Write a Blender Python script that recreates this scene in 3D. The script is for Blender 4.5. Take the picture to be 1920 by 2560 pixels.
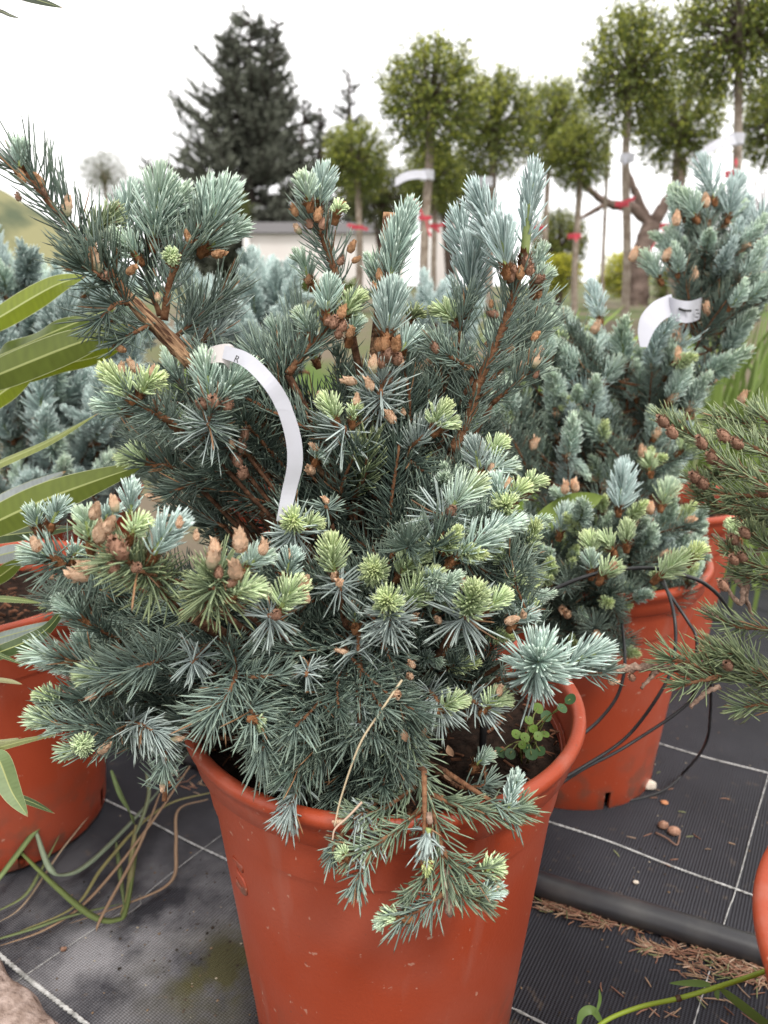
import bpy, math, random
import numpy as np
from mathutils import Vector, Matrix, noise as mnoise

for o in list(bpy.data.objects): bpy.data.objects.remove(o)
SC = bpy.context.scene
COL = SC.collection
rng = np.random.default_rng(11)
random.seed(11)

# ------------------------------------------------------------------ camera, light, exposure
PITCH = math.radians(15.5)
CAM = np.array([0.0, 0.0, 0.634])
FW = np.array([0, math.cos(PITCH), -math.sin(PITCH)])
UPV = np.array([0, math.sin(PITCH), math.cos(PITCH)])
FPX = 1840.0
cam = bpy.data.cameras.new("camera")
cam.sensor_fit = 'VERTICAL'; cam.sensor_height = 36.0; cam.lens = 36.0 * FPX / 2560.0
cam.clip_start = 0.02; cam.clip_end = 900
cam.dof.use_dof = True; cam.dof.focus_distance = 0.53; cam.dof.aperture_fstop = 7.3
co = bpy.data.objects.new("camera", cam); COL.objects.link(co)
co.location = CAM; co.rotation_euler = (math.pi / 2 - PITCH, 0, 0)
SC.camera = co

SUN_EL, SUN_AZ = math.radians(58), math.radians(150)      # azimuth measured from +Y towards +X
W = bpy.data.worlds.new("World"); SC.world = W; W.use_nodes = True
nt = W.node_tree; nt.nodes.clear()
wo = nt.nodes.new("ShaderNodeOutputWorld"); bg = nt.nodes.new("ShaderNodeBackground")
sky = nt.nodes.new("ShaderNodeTexSky"); sky.sky_type = 'NISHITA'; sky.sun_disc = False
sky.sun_elevation = SUN_EL; sky.sun_rotation = SUN_AZ
tc = nt.nodes.new("ShaderNodeTexCoord"); nz = nt.nodes.new("ShaderNodeTexNoise")
nz.inputs["Scale"].default_value = 2.2; nz.inputs["Detail"].default_value = 5
rp = nt.nodes.new("ShaderNodeValToRGB")
rp.color_ramp.elements[0].position = .25; rp.color_ramp.elements[0].color = (9.3, 9.2, 9.5, 1)
rp.color_ramp.elements[1].position = .6; rp.color_ramp.elements[1].color = (11.6, 11.45, 11.3, 1)
cv = nt.nodes.new("ShaderNodeValToRGB")                   # cloud cover with a few small gaps
cv.color_ramp.elements[0].position = .27; cv.color_ramp.elements[0].color = (.4, .4, .4, 1)
cv.color_ramp.elements[1].position = .32; cv.color_ramp.elements[1].color = (1, 1, 1, 1)
mx = nt.nodes.new("ShaderNodeMix"); mx.data_type = 'RGBA'
bg.inputs["Strength"].default_value = 0.12
L = nt.links.new
L(tc.outputs["Generated"], nz.inputs["Vector"]); L(nz.outputs["Fac"], rp.inputs["Fac"]); L(nz.outputs["Fac"], cv.inputs["Fac"])
L(cv.outputs["Color"], mx.inputs["Factor"]); L(sky.outputs["Color"], mx.inputs["A"]); L(rp.outputs["Color"], mx.inputs["B"])
prev = mx.outputs["Result"]
for (gx, gy, rad) in ((757, 28, .016), (1321, 13, .007)):   # two small blue gaps in the cloud
    gv = FW + np.array([(gx - 960) / FPX, 0, 0]) + (1280 - gy) / FPX * UPV; gv = gv / np.linalg.norm(gv)
    ds = nt.nodes.new("ShaderNodeVectorMath"); ds.operation = 'DISTANCE'; ds.inputs[1].default_value = gv
    gm = nt.nodes.new("ShaderNodeMapRange"); gm.inputs["From Min"].default_value = rad * .25; gm.inputs["From Max"].default_value = rad; gm.inputs["To Min"].default_value = .55; gm.inputs["To Max"].default_value = 0
    gx_ = nt.nodes.new("ShaderNodeMix"); gx_.data_type = 'RGBA'
    L(tc.outputs["Generated"], ds.inputs[0]); L(ds.outputs["Value"], gm.inputs["Value"]); L(gm.outputs["Result"], gx_.inputs["Factor"]); L(prev, gx_.inputs["A"]); L(sky.outputs["Color"], gx_.inputs["B"]); prev = gx_.outputs["Result"]
L(prev, bg.inputs["Color"]); L(bg.outputs["Background"], wo.inputs["Surface"])

sl = bpy.data.lights.new("sun", 'SUN'); sl.energy = 2.0; sl.angle = math.radians(13); sl.color = (1, .965, .9)
so = bpy.data.objects.new("sun", sl); COL.objects.link(so)
sd = Vector((math.sin(SUN_AZ) * math.cos(SUN_EL), math.cos(SUN_AZ) * math.cos(SUN_EL), math.sin(SUN_EL)))
so.rotation_euler = sd.to_track_quat('Z', 'Y').to_euler(); so.location = (2, -3, 6)

SC.render.engine = 'CYCLES'
SC.view_settings.view_transform = 'Standard'; SC.view_settings.look = 'None'
SC.view_settings.exposure = 0.58; SC.view_settings.gamma = 1.0; SC.view_settings.use_curve_mapping = False
SC.cycles.max_bounces = 6; SC.cycles.diffuse_bounces = 3; SC.cycles.glossy_bounces = 2
SC.cycles.transmission_bounces = 3; SC.cycles.transparent_max_bounces = 4
SC.cycles.use_denoising = True
try: SC.cycles.denoiser = 'OPENIMAGEDENOISE'
except Exception: pass

# ------------------------------------------------------------------ helpers
def ray(x, y): return FW + np.array([(x - 960) / FPX, 0, 0]) + (1280 - y) / FPX * UPV
def U(x, y, d): return CAM + d * ray(x, y)                 # photo pixel at a given distance
def G(x, y, z=0.0):
    r = ray(x, y); return CAM + r * ((z - CAM[2]) / r[2])   # photo pixel on a level plane
def nrm(v):
    v = np.asarray(v, float); return v / (np.linalg.norm(v, axis=-1, keepdims=True) + 1e-9)

def tag(o, label=None, cat=None, group=None, kind=None):
    if label: o["label"] = label
    if cat: o["category"] = cat
    if group: o["group"] = group
    if kind: o["kind"] = kind
    return o
def empty(name, loc=(0, 0, 0)):
    o = bpy.data.objects.new(name, None); COL.objects.link(o); o.location = loc
    o.empty_display_size = .05; return o
def link(name, me, parent=None, mat=None):
    o = bpy.data.objects.new(name, me); COL.objects.link(o)
    if parent is not None:
        o.parent = parent
    return o
def place(o, M, parent):
    """world matrix M for a child of an untransformed-rotation parent"""
    o.parent = parent
    o.matrix_parent_inverse = Matrix.Identity(4)
    o.matrix_basis = parent_inv(parent) @ M
def parent_inv(p):
    M = Matrix.Identity(4)
    while p is not None:
        M = M @ p.matrix_basis.inverted(); p = p.parent
    return M

class MB:
    def __init__(s): s.V = []; s.F = []; s.C = []; s.n = 0
    def add(s, V, faces, mat=0, col=None, smooth=True):
        V = np.asarray(V, float).reshape(-1, 3)
        for f in faces:
            f = np.asarray(f, int)
            if f.size: s.F.append((f + s.n, mat, smooth))
        s.V.append(V)
        s.C.append(np.ones((len(V), 3)) if col is None else np.broadcast_to(np.asarray(col, float), (len(V), 3)))
        s.n += len(V)
    def mesh(s, name, mats, origin=None):
        me = bpy.data.meshes.new(name)
        V = np.concatenate(s.V)
        if origin is not None: V = V - np.asarray(origin)
        me.vertices.add(len(V)); me.vertices.foreach_set("co", V.astype(np.float32).ravel())
        loops = np.concatenate([f.ravel() for f, _, _ in s.F])
        tot = np.concatenate([np.full(len(f), f.shape[1]) for f, _, _ in s.F])
        mi = np.concatenate([np.full(len(f), m) for f, m, _ in s.F])
        sm = np.concatenate([np.full(len(f), bool(q)) for f, _, q in s.F])
        st = np.concatenate([[0], np.cumsum(tot)[:-1]])
        me.loops.add(len(loops)); me.loops.foreach_set("vertex_index", loops.astype(np.int32))
        me.polygons.add(len(tot)); me.polygons.foreach_set("loop_start", st.astype(np.int32))
        me.polygons.foreach_set("loop_total", tot.astype(np.int32))
        me.polygons.foreach_set("material_index", mi.astype(np.int32)); me.polygons.foreach_set("use_smooth", sm)
        ca = me.color_attributes.new("Col", 'FLOAT_COLOR', 'POINT')
        C = np.concatenate(s.C); C4 = np.c_[C, np.ones(len(C))]
        ca.data.foreach_set("color", C4.astype(np.float32).ravel())
        for m in mats: me.materials.append(m)
        me.update(calc_edges=True); me.validate()
        return me

def catmull(P, n):
    P = np.asarray(P, float)
    if len(P) == 2:
        t = np.linspace(0, 1, n)[:, None]; return P[0] * (1 - t) + P[1] * t
    Q = np.vstack([2 * P[0] - P[1], P, 2 * P[-1] - P[-2]])
    ts = np.linspace(0, len(P) - 1 - 1e-6, n); out = []
    for t in ts:
        i = int(t); u = t - i; a, b, c, d = Q[i:i + 4]
        out.append(.5 * (2 * b + (c - a) * u + (2 * a - 5 * b + 4 * c - d) * u * u + (3 * b - a - 3 * c + d) * u ** 3))
    return np.array(out)
def tangents(P):
    T = np.gradient(P, axis=0); return nrm(T)
def frames(T):
    N = []; ref = np.array([.3, .2, .93]) if abs(T[0][2]) < .9 else np.array([1., 0, 0])
    n = nrm(ref - T[0] * (ref @ T[0]))
    for t in T:
        n = nrm(n - t * (n @ t)); N.append(n)
    N = np.array(N); return N, np.cross(T, N)
def tube(mb, P, R, seg=6, mat=0, col=None, rough=0.0, cap=True):
    P = np.asarray(P, float); n = len(P); T = tangents(P); N, B = frames(T)
    R = np.broadcast_to(np.asarray(R, float), (n,))
    a = np.linspace(0, 2 * np.pi, seg, endpoint=False)
    rr = R[:, None] * (1 + rough * rng.normal(size=(n, seg)))
    V = P[:, None] + rr[..., None] * (N[:, None] * np.cos(a)[None, :, None] + B[:, None] * np.sin(a)[None, :, None])
    i = np.arange(n - 1)[:, None] * seg; j = np.arange(seg)[None]; k = (j + 1) % seg
    q = np.stack([i + j, i + k, i + seg + k, i + seg + j], -1).reshape(-1, 4)
    V = V.reshape(-1, 3); faces = [q]
    if cap:
        V = np.vstack([V, P[0], P[-1]]); c0, c1 = n * seg, n * seg + 1; jj = np.arange(seg); kk = (jj + 1) % seg
        faces.append(np.stack([kk, jj, np.full(seg, c0)], -1))
        faces.append(np.stack([(n - 1) * seg + jj, (n - 1) * seg + kk, np.full(seg, c1)], -1))
    mb.add(V, faces, mat, col)
def box(mb, lo, hi, mat=0, col=None, M=None):
    lo, hi = np.array(lo, float), np.array(hi, float)
    V = np.array([[x, y, z] for x in (lo[0], hi[0]) for y in (lo[1], hi[1]) for z in (lo[2], hi[2])])
    if M is not None: V = V @ np.array(M.to_3x3()).T + np.array(M.translation)
    mb.add(V, [np.array([[0, 1, 3, 2], [4, 6, 7, 5], [0, 4, 5, 1], [2, 3, 7, 6], [0, 2, 6, 4], [1, 5, 7, 3]])], mat, col, smooth=False)
def lathe(mb, prof, seg=72, mat=0, center=(0, 0, 0), skip=None):
    prof = np.array(prof, float); n = len(prof); a = np.linspace(0, 2 * np.pi, seg, endpoint=False)
    V = np.stack([prof[:, 0, None] * np.cos(a), prof[:, 0, None] * np.sin(a), np.repeat(prof[:, 1, None], seg, 1)], -1).reshape(-1, 3) + np.array(center)
    i = np.arange(n - 1)[:, None] * seg; j = np.arange(seg)[None]; k = (j + 1) % seg
    q = np.stack([i + j, i + k, i + seg + k, i + seg + j], -1)
    if skip is not None:
        keep = np.ones(q.shape[:2], bool)
        for (ii, jj) in skip: keep[ii, jj % seg] = False
        q = q[keep]
    mb.add(V, [q.reshape(-1, 4)], mat)

# ------------------------------------------------------------------ materials
def mat(name, base=(.5, .5, .5), rough=.6, spec=.4, attr=False, var=0.0, noise=None, bump=None, sheen=0, trans=0):
    m = bpy.data.materials.new(name); m.use_nodes = True; n = m.node_tree; b = n.nodes["Principled BSDF"]
    b.inputs["Roughness"].default_value = rough; b.inputs["Specular IOR Level"].default_value = spec
    l = n.links.new
    if attr:
        a = n.nodes.new("ShaderNodeVertexColor"); a.layer_name = "Col"; out = a.outputs["Color"]
    else:
        a = n.nodes.new("ShaderNodeRGB"); a.outputs[0].default_value = (*base, 1); out = a.outputs[0]
    t = n.nodes.new("ShaderNodeTexCoord")
    if noise:
        sc, c2, lo, hi = noise
        z = n.nodes.new("ShaderNodeTexNoise"); z.inputs["Scale"].default_value = sc; z.inputs["Detail"].default_value = 6
        r = n.nodes.new("ShaderNodeMapRange"); r.inputs["From Min"].default_value = lo; r.inputs["From Max"].default_value = hi
        x = n.nodes.new("ShaderNodeMix"); x.data_type = 'RGBA'; x.inputs["B"].default_value = (*c2, 1)
        l(t.outputs["Object"], z.inputs["Vector"]); l(z.outputs["Fac"], r.inputs["Value"]); l(r.outputs["Result"], x.inputs["Factor"])
        l(out, x.inputs["A"]); out = x.outputs["Result"]
    if var:
        oi = n.nodes.new("ShaderNodeObjectInfo"); mr = n.nodes.new("ShaderNodeMapRange")
        mr.inputs["To Min"].default_value = 1 - var; mr.inputs["To Max"].default_value = 1 + var
        h = n.nodes.new("ShaderNodeHueSaturation"); l(oi.outputs["Random"], mr.inputs["Value"]); l(mr.outputs["Result"], h.inputs["Value"])
        l(out, h.inputs["Color"]); out = h.outputs["Color"]
    l(out, b.inputs["Base Color"])
    if bump:
        sc, st, dist = bump
        z = n.nodes.new("ShaderNodeTexNoise"); z.inputs["Scale"].default_value = sc; z.inputs["Detail"].default_value = 5
        bp = n.nodes.new("ShaderNodeBump"); bp.inputs["Strength"].default_value = st; bp.inputs["Distance"].default_value = dist
        l(t.outputs["Object"], z.inputs["Vector"]); l(z.outputs["Fac"], bp.inputs["Height"]); l(bp.outputs["Normal"], b.inputs["Normal"])
    if trans:
        tr = n.nodes.new("ShaderNodeBsdfTranslucent"); ms = n.nodes.new("ShaderNodeMixShader"); ms.inputs[0].default_value = trans
        l(out, tr.inputs["Color"]); l(b.outputs[0], ms.inputs[1]); l(tr.outputs[0], ms.inputs[2])
        l(ms.outputs[0], n.nodes["Material Output"].inputs["Surface"])
    return m
M_NEED = mat("needle", attr=True, rough=.5, spec=.45, var=.14)
M_BARK = mat("twig_bark", (.225, .115, .060), .8, .2, noise=(260, (.12, .05, .025), .35, .65), bump=(420, .8, .002), var=.15)
M_OLDBARK = mat("old_bark", (.40, .23, .13), .85, .2, noise=(170, (.10, .048, .028), .42, .58), bump=(200, 1, .005))
M_LIMB = mat("limb_bark", (.13, .066, .038), .9, .15, noise=(200, (.06, .03, .018), .4, .6), bump=(300, .8, .003))
M_GREYTWIG = mat("dry_twig", (.36, .25, .19), .85, .2, noise=(300, (.16, .10, .075), .35, .65), bump=(420, .8, .002))
M_SCALE = mat("bud_scale", (.30, .14, .06), .75, .25, noise=(240, (.15, .06, .025), .35, .65), var=.2, bump=(500, .6, .001))
M_CAP = mat("bud_paper", attr=True, rough=.65, spec=.3, noise=(220, (.60, .34, .18), .50, .75), var=.16, trans=.2, bump=(600, .8, .001))
M_CONE = mat("cone", (.34, .20, .14), .85, .2, noise=(300, (.19, .10, .065), .35, .65), var=.25)
M_LEAFY = mat("shrub_leaf", attr=True, rough=.42, spec=.3, trans=.3, var=.12)
M_TREE = mat("tree_leaf", attr=True, rough=.5, spec=.35, trans=.22)
M_CONIF = mat("conifer_foliage", attr=True, rough=.7, spec=.2)
M_TRUNK = mat("trunk_bark", (.29, .245, .2), .9, .15, noise=(40, (.17, .13, .1), .35, .65), bump=(60, .6, .01))
M_GNARL = mat("gnarled_bark", (.17, .125, .105), .9, .15, noise=(14, (.08, .055, .045), .35, .65), bump=(20, 1, .03))
M_WHITE = mat("tag_plastic", (.56, .56, .62), .42, .4, trans=.2, noise=(30, (.50, .50, .54), .4, .7))
M_INK = mat("ink", (.03, .03, .03), .6)
M_RED = mat("red_ribbon", (.52, .05, .075), .5, .4, trans=.2)
M_BLACKTUBE = mat("black_tube", (.012, .012, .013), .38, .5, noise=(90, (.03, .03, .03), .45, .75))
M_PIPE = mat("black_pipe", (.022, .022, .025), .42, .5, noise=(26, (.06, .058, .055), .45, .8), bump=(300, .15, .0006))
M_THREAD = mat("white_thread", (.50, .50, .49), .8, .2, noise=(90, (.22, .22, .21), .42, .68))
M_SOIL = mat("potting_mix", (.030, .018, .013), .95, .1, noise=(120, (.012, .008, .006), .35, .65), bump=(160, 1, .006))
M_CHIP = mat("bark_chip", attr=True, rough=.9, spec=.1)
M_STRAW = mat("straw", attr=True, rough=.6, spec=.3, trans=.15)
M_STONE = mat("pebble", (.62, .55, .46), .8, .2, noise=(60, (.4, .34, .28), .4, .7))
M_WOOD = mat("weathered_wood", (.42, .33, .29), .9, .15, noise=(70, (.22, .16, .13), .35, .65), bump=(90, 1, .006))
M_WALL = mat("shed_wall", (.62, .58, .56), .8, .2, noise=(1.2, (.56, .51, .49), .3, .7))
M_ROOF = mat("shed_roof", (.20, .19, .2), .6, .3)
M_GRASS = mat("grass_blade", attr=True, rough=.5, spec=.35, trans=.25)
M_GND = mat("ground_soil", (.14, .115, .085), .95, .1, noise=(2.5, (.08, .12, .035), .42, .6))
M_HILL = mat("hill_grass", (.20, .19, .10), .95, .1, noise=(.16, (.075, .09, .055), .44, .56))

def pot_material():
    m = mat("terracotta_plastic", (.320, .050, .0185), .42, .4)
    n = m.node_tree; l = n.links.new; b = n.nodes["Principled BSDF"]
    src = b.inputs["Base Color"].links[0].from_socket
    t = n.nodes.new("ShaderNodeTexCoord")
    z = n.nodes.new("ShaderNodeTexNoise"); z.inputs["Scale"].default_value = 9; z.inputs["Detail"].default_value = 7
    r = n.nodes.new("ShaderNodeMapRange"); r.inputs["From Min"].default_value = .46; r.inputs["From Max"].default_value = .8; r.inputs["To Max"].default_value = .28
    x = n.nodes.new("ShaderNodeMix"); x.data_type = 'RGBA'; x.inputs["B"].default_value = (.30, .14, .11, 1)
    l(t.outputs["Object"], z.inputs["Vector"]); l(z.outputs["Fac"], r.inputs["Value"]); l(r.outputs["Result"], x.inputs["Factor"]); l(src, x.inputs["A"])
    v = n.nodes.new("ShaderNodeTexVoronoi"); v.inputs["Scale"].default_value = 75
    r2 = n.nodes.new("ShaderNodeMapRange"); r2.inputs["From Min"].default_value = .05; r2.inputs["From Max"].default_value = .10; r2.inputs["To Min"].default_value = 1; r2.inputs["To Max"].default_value = 0
    z3 = n.nodes.new("ShaderNodeTexNoise"); z3.inputs["Scale"].default_value = 30
    r3 = n.nodes.new("ShaderNodeMapRange"); r3.inputs["From Min"].default_value = .55; r3.inputs["From Max"].default_value = .6
    mu = n.nodes.new("ShaderNodeMath"); mu.operation = 'MULTIPLY'
    l(t.outputs["Object"], v.inputs["Vector"]); l(v.outputs["Distance"], r2.inputs["Value"]); l(t.outputs["Object"], z3.inputs["Vector"])
    l(z3.outputs["Fac"], r3.inputs["Value"]); l(r2.outputs["Result"], mu.inputs[0]); l(r3.outputs["Result"], mu.inputs[1])
    x2 = n.nodes.new("ShaderNodeMix"); x2.data_type = 'RGBA'; x2.inputs["B"].default_value = (.22, .06, .035, 1)
    l(mu.outputs[0], x2.inputs["Factor"]); l(x.outputs["Result"], x2.inputs["A"]); l(x2.outputs["Result"], b.inputs["Base Color"])
    # dirt splashed up from the ground, pale water streaks and scuffs
    cur = x2.outputs["Result"]; sx = n.nodes.new("ShaderNodeSeparateXYZ"); l(t.outputs["Object"], sx.inputs[0])
    def over(cur, fac, colr):
        q = n.nodes.new("ShaderNodeMix"); q.data_type = 'RGBA'; q.inputs["B"].default_value = (*colr, 1); l(fac, q.inputs["Factor"]); l(cur, q.inputs["A"]); return q.outputs["Result"]
    def rng_(src, a0, a1, b0, b1):
        q = n.nodes.new("ShaderNodeMapRange"); q.inputs["From Min"].default_value = a0; q.inputs["From Max"].default_value = a1; q.inputs["To Min"].default_value = b0; q.inputs["To Max"].default_value = b1; l(src, q.inputs["Value"]); return q.outputs["Result"]
    def mulf(a, b_):
        q = n.nodes.new("ShaderNodeMath"); q.operation = 'MULTIPLY'; l(a, q.inputs[0]); l(b_, q.inputs[1]); return q.outputs[0]
    def nzs(scale, vec=None, det=6):
        q = n.nodes.new("ShaderNodeTexNoise"); q.inputs["Scale"].default_value = scale; q.inputs["Detail"].default_value = det; l(vec or t.outputs["Object"], q.inputs["Vector"]); return q.outputs["Fac"]
    mpv = n.nodes.new("ShaderNodeMapping"); mpv.inputs["Scale"].default_value = (1, 1, .10); l(t.outputs["Object"], mpv.inputs["Vector"])
    cur = over(cur, rng_(nzs(38, mpv.outputs["Vector"]), .56, .72, 0, .28), (.36, .17, .13))
    cur = over(cur, mulf(rng_(sx.outputs["Z"], .0, .11, 1, 0), rng_(nzs(45), .45, .62, 0, .75)), (.11, .065, .045))
    cur = over(cur, rng_(nzs(140, det=2), .70, .74, 0, .55), (.50, .30, .22))
    l(cur, b.inputs["Base Color"])
    rr = n.nodes.new("ShaderNodeMapRange"); rr.inputs["To Min"].default_value = .34; rr.inputs["To Max"].default_value = .56
    l(z.outputs["Fac"], rr.inputs["Value"]); l(rr.outputs["Result"], b.inputs["Roughness"])
    bp = n.nodes.new("ShaderNodeBump"); bp.inputs["Strength"].default_value = .12; bp.inputs["Distance"].default_value = .002
    z4 = n.nodes.new("ShaderNodeTexNoise"); z4.inputs["Scale"].default_value = 320
    l(t.outputs["Object"], z4.inputs["Vector"]); l(z4.outputs["Fac"], bp.inputs["Height"]); l(bp.outputs["Normal"], b.inputs["Normal"])
    return m
M_POT = pot_material()

def mat_material():
    """black woven ground cover: ribs and cross weave, dust and algae stains"""
    m = bpy.data.materials.new("woven_weed_mat"); m.use_nodes = True; n = m.node_tree; l = n.links.new; b = n.nodes["Principled BSDF"]
    t = n.nodes.new("ShaderNodeTexCoord"); mp = n.nodes.new("ShaderNodeMapping"); mp.inputs["Rotation"].default_value = (0, 0, math.radians(32))
    l(t.outputs["Object"], mp.inputs["Vector"])
    def wave(dirn, scale, dist):
        w = n.nodes.new("ShaderNodeTexWave"); w.wave_type = 'BANDS'; w.bands_direction = dirn
        w.inputs["Scale"].default_value = scale; w.inputs["Distortion"].default_value = dist; w.inputs["Detail"].default_value = 1; w.inputs["Detail Scale"].default_value = 2
        l(mp.outputs["Vector"], w.inputs["Vector"]); return w
    w1, w2 = wave('X', 95, .6), wave('Y', 150, .6)
    mul = n.nodes.new("ShaderNodeMath"); mul.operation = 'MULTIPLY_ADD'; mul.inputs[1].default_value = .6
    l(w1.outputs["Fac"], mul.inputs[0]); 
    m2 = n.nodes.new("ShaderNodeMath"); m2.operation = 'MULTIPLY'; m2.inputs[1].default_value = .4
    l(w2.outputs["Fac"], m2.inputs[0]); l(m2.outputs[0], mul.inputs[2])
    c0 = n.nodes.new("ShaderNodeMix"); c0.data_type = 'RGBA'; c0.inputs["A"].default_value = (.005, .005, .007, 1); c0.inputs["B"].default_value = (.036, .036, .045, 1)
    l(mul.outputs[0], c0.inputs["Factor"])
    def layer(prev, scale, lo, hi, colr, mxv, wv=None):
        z = n.nodes.new("ShaderNodeTexNoise"); z.inputs["Scale"].default_value = scale; z.inputs["Detail"].default_value = 6; z.inputs["Roughness"].default_value = .62
        r = n.nodes.new("ShaderNodeMapRange"); r.inputs["From Min"].default_value = lo; r.inputs["From Max"].default_value = hi; r.inputs["To Max"].default_value = mxv
        l(t.outputs["Object"], z.inputs["Vector"]); l(z.outputs["Fac"], r.inputs["Value"]); f = r.outputs["Result"]
        if wv is not None:
            mm = n.nodes.new("ShaderNodeMath"); mm.operation = 'MULTIPLY'; l(f, mm.inputs[0]); l(wv, mm.inputs[1]); f = mm.outputs[0]
        x = n.nodes.new("ShaderNodeMix"); x.data_type = 'RGBA'; x.inputs["B"].default_value = (*colr, 1)
        l(f, x.inputs["Factor"]); l(prev, x.inputs["A"]); return x.outputs["Result"]
    def spot(cx, cy, rx, ry, ang):
        mp2 = n.nodes.new("ShaderNodeMapping"); mp2.vector_type = 'TEXTURE'
        mp2.inputs["Location"].default_value = (cx, cy, 0); mp2.inputs["Rotation"].default_value = (0, 0, ang); mp2.inputs["Scale"].default_value = (rx, ry, 1)
        gr = n.nodes.new("ShaderNodeTexGradient"); gr.gradient_type = 'QUADRATIC_SPHERE'
        l(t.outputs["Object"], mp2.inputs["Vector"]); l(mp2.outputs["Vector"], gr.inputs["Vector"]); return gr.outputs["Fac"]
    g1 = G(480, 2280); g2 = G(560, 2430)
    s1 = spot(-.26, .62, .34, .24, .3); s2 = spot(g2[0] - .0, g2[1], .13, .10, .5)
    o = layer(c0.outputs["Result"], 5, .42, .75, (.062, .062, .074), .40)
    rb = n.nodes.new("ShaderNodeMath"); rb.operation = 'MULTIPLY_ADD'; rb.inputs[1].default_value = .75; rb.inputs[2].default_value = .42; l(mul.outputs[0], rb.inputs[0])
    s1m = n.nodes.new("ShaderNodeMath"); s1m.operation = 'MULTIPLY'; l(s1, s1m.inputs[0]); l(rb.outputs[0], s1m.inputs[1]); s1 = s1m.outputs[0]
    o = layer(o, 14, .36, .62, (.26, .255, .265), 1.5, s1)            # pale dust by the left pots
    o = layer(o, 22, .35, .6, (.06, .055, .022), 1.9, s2)           # algae by the main pot
    o = layer(o, 60, .62, .72, (.12, .09, .065), .6)               # grit
    l(o, b.inputs["Base Color"])
    b.inputs["Roughness"].default_value = .6; b.inputs["Specular IOR Level"].default_value = .25
    bp = n.nodes.new("ShaderNodeBump"); bp.inputs["Strength"].default_value = .8; bp.inputs["Distance"].default_value = .0016
    l(mul.outputs[0], bp.inputs["Height"]); l(bp.outputs["Normal"], b.inputs["Normal"])
    return m
M_MAT = mat_material()

# ------------------------------------------------------------------ ground, mat, hills
def smooth(a, b, x):
    t = np.clip((x - a) / (b - a), 0, 1); return t * t * (3 - 2 * t)
def gh(x, y):
    y = np.asarray(y, float); return .60 * smooth(1.75, 3.1, y) + .035 * np.clip(y - 3.1, 0, 20)
def wr(x, y):
    return .0034 * np.sin(9 * x + 3 * y) * np.sin(7 * y - 4 * x + 1) + .0012 * np.sin(31 * x - 17 * y)
def sheet(name, xs, ys, zf, m):
    X, Y = np.meshgrid(xs, ys); V = np.stack([X, Y, zf(X, Y)], -1).reshape(-1, 3); nx = len(xs)
    i = np.arange(len(ys) - 1)[:, None] * nx + np.arange(nx - 1)[None]
    mb = MB(); mb.add(V, [np.stack([i, i + 1, i + nx + 1, i + nx], -1).reshape(-1, 4)])
    return tag(link(name, mb.mesh(name, [m])), kind="structure")
def lines(a, b, n, p=2.2):
    t = np.linspace(-1, 1, n); return a + (np.sign(t) * np.abs(t) ** p + 1) / 2 * (b - a)
sheet("ground", lines(-160, 160, 91), np.concatenate([np.linspace(-6, 4, 60), 4 + 216 * np.linspace(.01, 1, 30) ** 2]), lambda X, Y: gh(X, Y) - .01 + 0 * X, M_GND)
mt = sheet("weed_mat", np.linspace(-1.5, 1.7, 130), np.linspace(-.4, 1.74, 90), lambda X, Y: .004 + wr(X, Y), M_MAT)
tag(mt, "black woven weed mat with white grid threads")
def mat_z(x, y): return .004 + wr(x, y)
def thread(px, w, tw):
    P = np.array([G(*q)[:2] for q in px]); a, b = P[0], P[-1]; d = (b - a) / np.linalg.norm(b - a)
    P = np.vstack([a - d * .9, P, b + d * .9]); P = catmull(P, 420); nn = np.array([-d[1], d[0]])
    mb = MB(); s = np.arange(420)
    for k in range(2):                                            # two strands twisted round each other
        ph = s * 1.45 + k * np.pi
        Q = P + nn * (np.sin(ph) * w * .55)[:, None]
        Z = mat_z(Q[:, 0], Q[:, 1]) + .0008 + .0006 * np.cos(ph) + .0004
        ok = (Q[:, 1] > -.35) & (Q[:, 1] < 1.7)
        tube(mb, np.c_[Q, Z][ok], w * .62 * tw, 5)
    o = link("marker_thread", mb.mesh("marker_thread", [M_THREAD]), mt); return o
thread([(249, 1996), (550, 2152)], .0013, 1)
thread([(1389, 2071), (1875, 2251)], .0013, 1)
thread([(1655, 1869), (1920, 1938)], .0012, 1)
thread([(0, 2395), (197, 2560)], .0023, 1)
thread([(1917, 1954), (1839, 2232), (1767, 2458)], .0007, 1)
thread([(544, 2105), (330, 2285), (69, 2443)], .0005, .8)

def mound(name, c, rx, ry, h, m):
    a = np.linspace(0, 2 * np.pi, 48, endpoint=False); rr = np.linspace(0, 1, 14); V = []
    for r in rr:
        for t in a:
            x, y = c[0] + rx * r * math.cos(t), c[1] + ry * r * math.sin(t)
            z = h * (math.cos(r * math.pi) * .5 + .5) * (1 + .25 * mnoise.noise((x * .06, y * .06, 0)))
            V.append((x, y, c[2] + z))
    i = np.arange(13)[:, None] * 48; j = np.arange(48)[None]; k = (j + 1) % 48
    mb = MB(); mb.add(V, [np.stack([i + j, i + k, i + 48 + k, i + 48 + j], -1).reshape(-1, 4)])
    return tag(link(name, mb.mesh(name, [m])), kind="structure")
mound("hill", (-45, 70, -2.0), 36, 26, 15.5, M_HILL)
mound("hill", (60, 110, -2), 90, 40, 9, M_HILL)

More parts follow.
